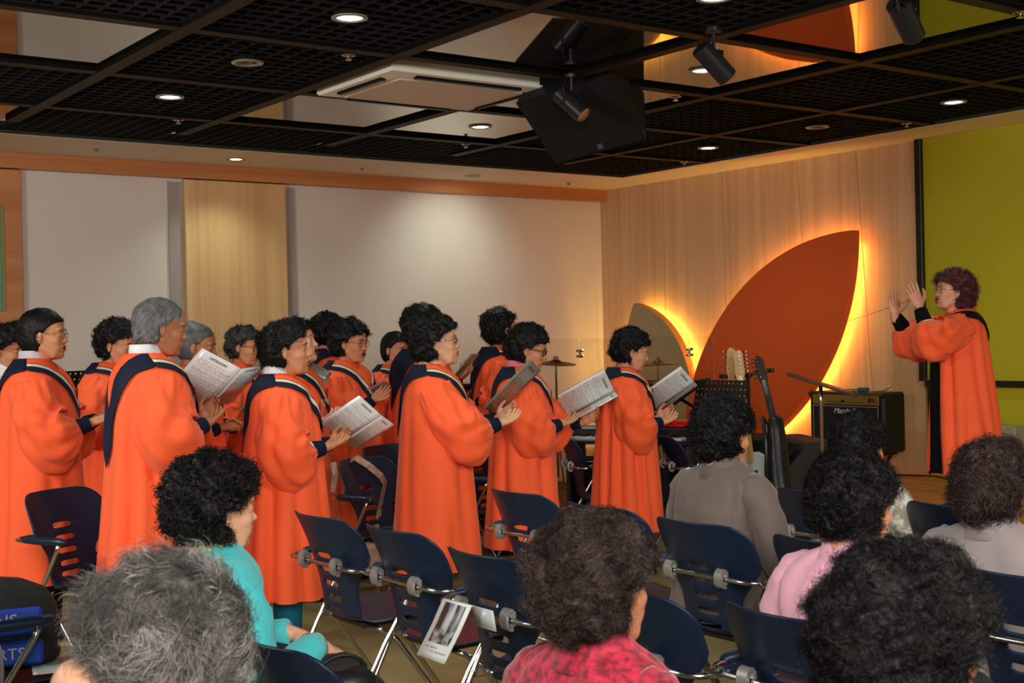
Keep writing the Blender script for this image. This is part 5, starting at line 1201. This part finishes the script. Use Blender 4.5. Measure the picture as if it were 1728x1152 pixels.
sing(669, 558, 9.1, 'smiling singer with dark straight hair and a low chin, against the white wall', 'straight-haired singer', ((675, 634), (680, 648), (628, 668), -.1), None, None, face=30, hyaw=15, hpitch=4, hk='w3', hair=N_(t=.020, amp=.0012, n=900, curl=.002, L=.04, turns=.3, stick=.08, len=.02), seed=22, sk='tan', sheetback=True)
sing(717, 521, 8.35, 'singer seen from behind, tall black hairdo rising above the scarfed singer', 'singer with tall hairdo', ((795, 597), (807, 597), (763, 637), -.2), None, None, face=-25, hyaw=-10, hk='w1', hair=dict(PERM, t=.042, up=.01), seed=23, sk='tan', sheetback=True)
sing(742, 536, 6.75, 'singer with amber tinted glasses and a colourful floral scarf, front row', 'singer with the floral scarf', ((895, 604), (914, 626), (816, 686), .05), (846, 713, 6.65), (842, 705, 6.9), face=4, hyaw=4, hpitch=-6, hk='w1', hair=dict(PERM, t=.040, len=.012), seed=24, sk='fair', glasses=(SILV, LENSO, .0015), scarf=mat('scarf_floral', s2l((226, 170, 110)), .6, noise=(60, (1, 1, 1), .25, s2l((120, 60, 90)))), tr=mat('trousers_violet', s2l((36, 22, 110)), .7), sheetback=True)
sing(850, 522, 8.8, 'singer with lifted profile behind the dark glasses singer, against the white wall', 'singer with lifted profile', ((838, 614), (858, 627), (783, 668), -.1), None, None, face=-12, hyaw=-12, hpitch=-8, hk='w2', hair=dict(PERM, t=.030), seed=25, sk='tan', glasses=(DKF, LENS, .0014), sheetback=True)
sing(888, 549, 7.45, 'singer in dark-rimmed glasses with pink collar, third from the right, reading', 'singer in dark-rimmed glasses', ((1019, 622), (1041, 662), (940, 666), .05), (948, 715, 7.35), (985, 712, 7.6), face=2, hyaw=8, hpitch=14, hk='w1', hair=dict(PERM, t=.038), seed=26, sk='tan', glasses=(DKF, LENS, .0022), shirt=mat('pink_collar', s2l((206, 110, 130)), .7), page2=(4, 7, .5))
sing(1062, 556, 8.0, 'rightmost choir singer, reading her sheets beside the drum shield', 'rightmost choir singer', ((1148, 617), (1179, 647), (1084, 664), .05), (1118, 712, 7.9), (1112, 705, 8.15), face=-2, hyaw=0, hpitch=14, hk='w1', hair=dict(PERM, t=.038, len=-.01), seed=27, sk='rosy', page2=(7, 5, .4))
# ================================================================== THE CONDUCTOR
def conductor():
    u, top, dep, z0 = 1604, 456, 8.0, .316
    az = math.atan2(.806, .592)-math.atan((u-864)/FPX); hd_ang = az+PI/2+math.radians(14)
    H = at(u, top, dep)[2]-.030-z0; k = H/1.54; g = at(u, 565, dep); fw = np.array([math.cos(hd_ang), math.sin(hd_ang)]); hl = np.array([.05, 0, H-.108])
    root = empty('person', (g[0]-fw[0]*hl[0], g[1]-fw[1]*hl[0], z0), hd_ang, 'smiling conductor in orange robe with raised hands, short wine-tinted hair and glasses', 'person')
    head = Head('cond', hl, 1.0, math.radians(12), math.radians(-8), 0)
    tor = Torso(k, 77, [(.27, .23, .29, .0)]+[tuple(p) for p in ROBEP[1:]], .022, lean=.03); parts = [(head.tf(head.V, False), head.Q, head.mi)]
    th = np.arange(16)*2*PI/16
    core = [np.stack([(.085*f*np.cos(th)-.01)*k, (.13*f*np.sin(th))*k, np.full(16, z*k)], 1) for z, f in ((.80, 1.0), (1.0, .95), (1.15, 1.05), (1.235, .95), (1.27, .6))]
    mm = MB(); mm.loft(core); parts.append((np.concatenate(mm.V), np.array(mm.F), np.zeros(len(mm.F), int)))
    robe = MB(); robe.loft(tor.rings())
    for side, tgt, hx, hz in (('L', (1551, 517, 7.86), cdir(-.35, .93, .0), cdir(.2, .0, -1)), ('R', (1509, 530, 8.1), cdir(-.05, 1, -.05), cdir(-.3, 0, 1))):
        sy = 1 if side == 'L' else -1
        S = np.array([.0, sy*.155*k, 1.205*k]); W = to_local(at(*tgt), root); d = W-S; L = np.linalg.norm(d); up_l, fo_l = .27*k, .25*k
        if L > (up_l+fo_l)*.96: sc = L/((up_l+fo_l)*.96); up_l *= sc; fo_l *= sc
        ax = d/L; c_ = (up_l**2+L*L-fo_l**2)/(2*up_l*L); dn = np.array([.1, sy*.5, -1.0]); dn = unit(dn-ax*(dn@ax)); E_ = S+ax*up_l*c_+dn*up_l*math.sqrt(max(0, 1-c_*c_)); fdir = unit(W-E_)
        cuff0 = W-fdir*.115; sleeve(robe, S, E_, cuff0+fdir*.01, k, 40+sy, r1=.135, sag=.045)
        m = MB(); m.tube([cuff0, cuff0+fdir*.014, cuff0+fdir*.08, cuff0+fdir*.095], [.050, .047, .040, .037], 18, True); m.build('cuff', mat('cloth_black', (.006, .0055, .007), .9, spec=.1), root, True, sharp=60)
        m = MB(); m.tube([cuff0-fdir*.002, cuff0+fdir*.004], [.052, .0515], 18, True); m.build('cuff_piping', IVORY, root, True, sharp=60)
        parts.append(tube_q([S, E_, W], [.045*k, .034*k, .023*k])); Rw = root.rotation_euler[2]
        tl = lambda v: np.array([math.cos(Rw)*v[0]+math.sin(Rw)*v[1], -math.sin(Rw)*v[0]+math.cos(Rw)*v[1], v[2]])
        hand_mesh(parts, W-fdir*.004, tl(hx), tl(hz), .98, side, 'open')
    V, Q, mi = join(parts); npmesh('body', V, Q, [skin('rosy'), LIP, MOUTH], mi, True, None, root)
    robe.build('robe', ROBE, root, True); stole(tor, root, ST_BLACK, ST_BLACK, 1.02, .98)
    V = []; F = []; zz = np.linspace(.275, 1.10, 30)
    for z in zz:
        for a in np.linspace(-.10, .62, 9): V.append(tor.at(np.array(a*(.55+.45*(1.1-z)/.83)), z, .006))
    for i in range(29):
        for j in range(8): a = i*9+j; F.append((a, a+1, a+10, a+9))
    o = npmesh('front_panel', np.array(V), F, [MATS['cloth_black']], None, True, None, root); md = o.modifiers.new('s', 'SOLIDIFY'); md.thickness = .004; md.offset = 1
    legs(root, k, TROUS, .8, .07); shoes(root, k)
    hv, hq, hm = hair_data(dict(seed=91, t=.040, amp=.009, len=.045, ear=1, rand=.4, swirl=45, swamp=2.5, turns=.8, bk=.012, hl=-.015), .005, 2600, .05, .0026, 6, .008, .25)
    npmesh('hair', head.tf(hv), hq, [hairmat('wine', *HAIR['wine']), hairmat('wine_shine', (.22, .03, .05), (.05, .02, .03))], hm, True, None, root)
    face_parts(head, root, None, glasses=(SILV, LENS, .0015), teeth=True, browc='dkbrown')
    for sy in (1,): MB().lathe([(.0005, .004), (.0045, 0), (.0005, -.004)], 10, head.tf(np.array([-.002, sy*.083, -.044]))).build('earring', mat('pearl', (.7, .68, .62), .2), root, True)
conductor()
# ================================================================== THE AUDIENCE
def seated(u, top, dep, rz, label, cloth, hk='w1', hcol='black', sk='tan', hyaw=0, hpitch=0, hroll=0, hair=None, n=2500, L=.04, wd=.0022, ht=.03, seed=1, sw=1.0, collar=None, lean=.035, glasses=None, style=None, bodyz=0, yoke=False, puff=False, hh=.005, seg=5, shine=None, pants=TROUS, hk_scale=1.0, eyes=False):
    g = at(u, 565, dep); H = at(u, top, dep)[2]-ht; a_ = math.radians(rz); fw = np.array([math.cos(a_), math.sin(a_)]); kh = .98*hk_scale
    hx = lean; root = empty('person', (g[0]-fw[0]*hx, g[1]-fw[1]*hx, 0), a_, label, 'person', 'seated audience')
    hl = np.array([hx, 0, H-.112*kh]); head = Head(hk, hl, kh, math.radians(-hyaw), math.radians(hpitch), math.radians(hroll)); zn = H-.225-.02*0; s = sw
    P = np.array([(.44, .17, .19, -.0), (.55, .15, .185, 0), (.68, .135, .175, .01), (zn-.22, .125, .185, .02), (zn-.14, .120, .200, .03), (zn-.085, .112, .200, .045), (zn-.045, .098, .178, .055), (zn-.015, .080, .135, .065), (zn+.005, .062, .085, .07), (zn+.02, .055, .062, .073)])
    P[:, 2] *= s; P[:, 1] *= (.6+.4*s); P[:, 3] *= lean/.10; P[:, 3] += .0
    tor = Torso(1.0, seed, P, .010, cx=0.0); tor_at = tor.at
    def at2(th, z, off=0.0):
        p = tor_at(th, z, off); f = .006*np.cos(3*th+z*22+seed)*np.clip((zn-z)/.15, 0, 1)+.004*np.cos(7*th-z*13)*np.clip((zn-.1-z)/.2, 0, 1)
        if yoke:
            bk = np.clip((-np.cos(th)-.35)*3, 0, 1)*np.clip((zn-.13-z)*30, 0, 1); f = f+bk*(.0035*np.cos(np.sin(th)*95)+.005)
        p[..., 0] += f*np.cos(th); p[..., 1] += f*np.sin(th); return p
    parts = [(head.tf(head.V, False), head.Q, head.mi)]; nth = 200 if yoke else 72
    th = np.arange(nth)*2*PI/nth; zs = np.unique(np.concatenate([np.linspace(.44, zn-.2, 9), np.linspace(zn-.2, zn+.02, 18)]))
    m = MB(); m.loft([at2(th, z) for z in zs])
    for sy, sd in ((-1, 'R'), (1, 'L')):
        S = np.array([lean*.5, sy*.165*s, zn-.085]); E_ = np.array([lean*.5+.02, sy*.245*s, zn-.345]); W = np.array([lean+.24, sy*.10, .62])
        C0 = [S+np.array([0, -sy*.04, .01]), S, S*.6+E_*.4+np.array([0, sy*.02, 0]), E_, E_*.5+W*.5+np.array([0, 0, -.01]), W]
        t = np.linspace(0, 1, 6); tt = np.linspace(0, 1, 22); C_ = np.stack([np.interp(tt, t, [c[i] for c in C0]) for i in range(3)], 1)
        for _ in range(3): C_[1:-1] = (C_[:-2]+2*C_[1:-1]+C_[2:])/4
        rr = np.interp(tt, t, [.060, .070, .062+.01*puff, .060, .052, .040])*(.5+.5*s); mm = MB(); n_ = 24; mm.tube(C_, rr, n_, True); V = np.concatenate(mm.V); ph = np.tile(np.arange(n_)*2*PI/n_, 22); rg = np.repeat(tt, n_)
        cc = np.repeat(C_, n_, 0); V = cc+(V-cc)*(1+.05*np.cos(3*ph+rg*30+seed)+.04*np.cos(5*ph-rg*44))[:, None]; m.add(V, mm.F)
        parts.append(tube_q([E_, W, W+np.array([.02, -sy*.01, -.01])], [.035, .024, .022])); hand_mesh(parts, W+np.array([.015, -sy*.005, -.01]), (.8, -sy*.5, -.35), (.3, 0, .95), .95, sd, 'relax')
    m.build('shirt', cloth, root, True)
    c0 = [np.stack([(.08*f)*np.cos(th[::8])+lean*.6*z_, (.13*f)*np.sin(th[::8]), np.full(len(th[::8]), z)], 1) for z, f, z_ in ((.5, 1, .2), (zn-.15, 1, .8), (zn-.05, .8, 1))]
    mm = MB(); mm.loft(c0); parts.append((np.concatenate(mm.V), np.array(mm.F), np.zeros(len(mm.F), int)))
    V, Q, mi = join(parts); npmesh('body', V, Q, [skin(sk), LIP, MOUTH], mi, True, None, root)
    if collar:
        cm, ch = collar; mm = MB(); t_ = np.arange(48)*2*PI/48; rings = []
        for r_, z, back_ in ((.052, zn+.0, 0), (.056, zn+.03, 0), (.062, zn+.028+ch*.2, 0), (.072, zn-.0, .3), (.092, zn-.035-ch*.4, 1)):
            o_ = .012*np.cos(t_); rings.append(np.stack([r_*(.95+.1*np.maximum(0, -np.cos(t_))*back_)*np.cos(t_)+lean*.72, r_*1.08*np.sin(t_)*(1+.12*back_), z+.012*-np.cos(t_)-.0*back_-.02*np.maximum(0, np.cos(t_))], 1))
        mm.loft(rings, True); o = mm.build('collar', cm, root, True, sharp=60); md = o.modifiers.new('s', 'SOLIDIFY'); md.thickness = .003
    mm = MB()
    for sy in (-1, 1): mm.tube([(-.02, sy*.09, .53), (.12, sy*.10, .53), (.36, sy*.11, .52), (.41, sy*.11, .48), (.40, sy*.11, .30), (.38, sy*.11, .07)], [.10, .088, .070, .066, .056, .050], 14)
    mm.build('trousers', pants, root, True)
    for sy in (-1, 1):
        mm = MB(); q = np.arange(12)*2*PI/12; mm.loft([[(x+.40, sy*.11+w_*math.cos(t), max(.0, z+h_*math.sin(t))) for t in q] for x, w_, z, h_ in ((-.08, .015, .03, .02), (-.06, .033, .035, .034), (0, .036, .04, .038), (.08, .04, .028, .027), (.14, .035, .022, .021), (.17, .012, .014, .010))], True, True, True); mm.build('shoe', mat('shoe_black', (.012, .012, .013), .3), root, True)
    hs = dict(seed=seed*5+1, t=.036, amp=.008, ear=1); hs.update(hair or {}); hv, hq, hm = hair_data(hs, hh, n, L, wd, seg, hs.get('curl', .008), hs.get('stick', .3)); c1, c2 = HAIR[hcol]
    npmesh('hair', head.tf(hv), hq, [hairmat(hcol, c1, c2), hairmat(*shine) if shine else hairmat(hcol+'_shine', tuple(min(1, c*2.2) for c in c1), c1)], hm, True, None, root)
    if eyes or glasses: face_parts(head, root, None, eyes=True, glasses=glasses)
    return root, head, tor
fab = lambda name, c, **k: mat(name, s2l(c), .75, sheen=.2, bump=(350, .08), **k)
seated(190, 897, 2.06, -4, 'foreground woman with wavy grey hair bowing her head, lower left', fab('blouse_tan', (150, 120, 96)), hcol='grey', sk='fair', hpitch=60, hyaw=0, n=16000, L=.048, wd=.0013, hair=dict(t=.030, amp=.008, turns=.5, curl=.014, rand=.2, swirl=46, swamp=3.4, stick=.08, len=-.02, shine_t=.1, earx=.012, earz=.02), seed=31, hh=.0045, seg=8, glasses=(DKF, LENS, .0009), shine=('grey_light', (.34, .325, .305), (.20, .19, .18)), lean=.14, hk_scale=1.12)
seated(360, 770, 3.6, -6, 'woman in a bright turquoise jacket with black curly hair, seen in profile', fab('jacket_turquoise', (70, 196, 200)), hk='w3', sk='fair', hyaw=0, hpitch=2, n=5200, L=.035, wd=.0022, hair=dict(t=.044, amp=.010, turns=1.3, curl=.007, len=.0, stick=.3, face=.006, hl=-.012), seed=32, sw=1.15, collar=(fab('collar_yellow', (216, 196, 110)), .0), eyes=True, puff=True, hk_scale=1.06)
seated(1003, 866, 2.5, 4, 'foreground woman with brownish curly hair in a crimson patterned top', mat('top_crimson', s2l((196, 36, 66)), .7, noise=(55, (1, 1, 1), .2, s2l((120, 24, 40))), sheen=.2), hcol='brown', sk='tan', hpitch=-2, n=14000, L=.030, wd=.0012, hair=dict(t=.036, amp=.009, turns=1.6, curl=.006, stick=.22, len=.0), seed=33, hh=.0045, seg=7, collar=(MATS['top_crimson'], .03), hk_scale=1.04)
seated(1527, 926, 1.90, 0, 'foreground woman with a big black perm at lower right, back of head only', fab('blouse_dark', (60, 50, 60)), hcol='black', sk='tan', n=14000, L=.032, wd=.0012, hair=dict(t=.040, amp=.010, turns=1.5, curl=.007, stick=.22), seed=34, hh=.0045, seg=7, shine=('black_grey', (.030, .027, .025), (.010, .010, .010)), hk_scale=1.08)
seated(1218, 669, 4.78, 0, 'woman in a grey brown pleated shirt with black hair, back to the camera', fab('shirt_taupe', (100, 87, 80)), n=4200, L=.034, wd=.0024, hair=dict(t=.036, amp=.009, turns=1.2, len=.02), seed=35, collar=(MATS['shirt_taupe'], .05), yoke=True, sw=1.02, hpitch=6)
seated(1447, 696, 5.3, 0, 'dark-haired person with a thinning crown in a white blouse printed with brown leaves', mat('blouse_print', s2l((206, 206, 196)), .7, noise=(26, (1, 1, 1), .12, s2l((150, 140, 124)))), n=3600, L=.03, wd=.0024, hair=dict(t=.030, amp=.007, turns=1.1, len=.0), seed=36, collar=None, sw=1.05, hpitch=4, hk_scale=1.05)
seated(1436, 757, 3.22, 0, 'woman in a pale pink jacket with thick black curly hair, back to the camera', fab('jacket_pink', (226, 166, 186)), n=6500, L=.032, wd=.0019, hair=dict(t=.030, amp=.008, turns=1.4, len=.0), seed=37, collar=(MATS['jacket_pink'], .05), sw=1.02, hpitch=4, puff=True)
seated(1672, 741, 3.82, 2, 'woman in a silver grey blouse with dark brown curled hair at the right edge', fab('blouse_silver', (138, 128, 126)), hcol='dkbrown', n=5500, L=.05, wd=.0020, hair=dict(t=.034, amp=.008, turns=.9, curl=.011, rand=.3, swirl=40, swamp=2.5, len=.035), seed=38, sw=1.05, hpitch=8, hk_scale=1.0, puff=True, collar=(MATS['blouse_silver'], .02))
seated(-98, 830, 2.75, -5, 'person at the very left edge, only a sliver of dark hair and cheek in view', fab('blouse_dark2', (50, 40, 60)), hcol='dkbrown', sk='fair', n=3500, L=.04, wd=.002, hair=dict(t=.034, amp=.008), seed=39)
# small black handbag on the lap of the woman in turquoise
hb2 = empty('handbag', at(575, 1148, 3.1), 0, 'small black handbag at the bottom edge beside a hand', 'bag')
m = MB(); ang = np.arange(20)*2*PI/20; m.loft([[(.10*k*math.cos(a), .06*k*math.sin(a), z) for a in ang] for z, k in ((-.10, .8), (-.08, 1), (.0, .95), (.03, .6))], True, True, True); m.build('bag_body', BLK, hb2, True)
m = MB(); t_ = np.linspace(0, PI, 11); m.tube([(.07*math.cos(q), 0, .01+.05*math.sin(q)) for q in t_], .006, 6); m.build('handle', BLK, hb2, True)
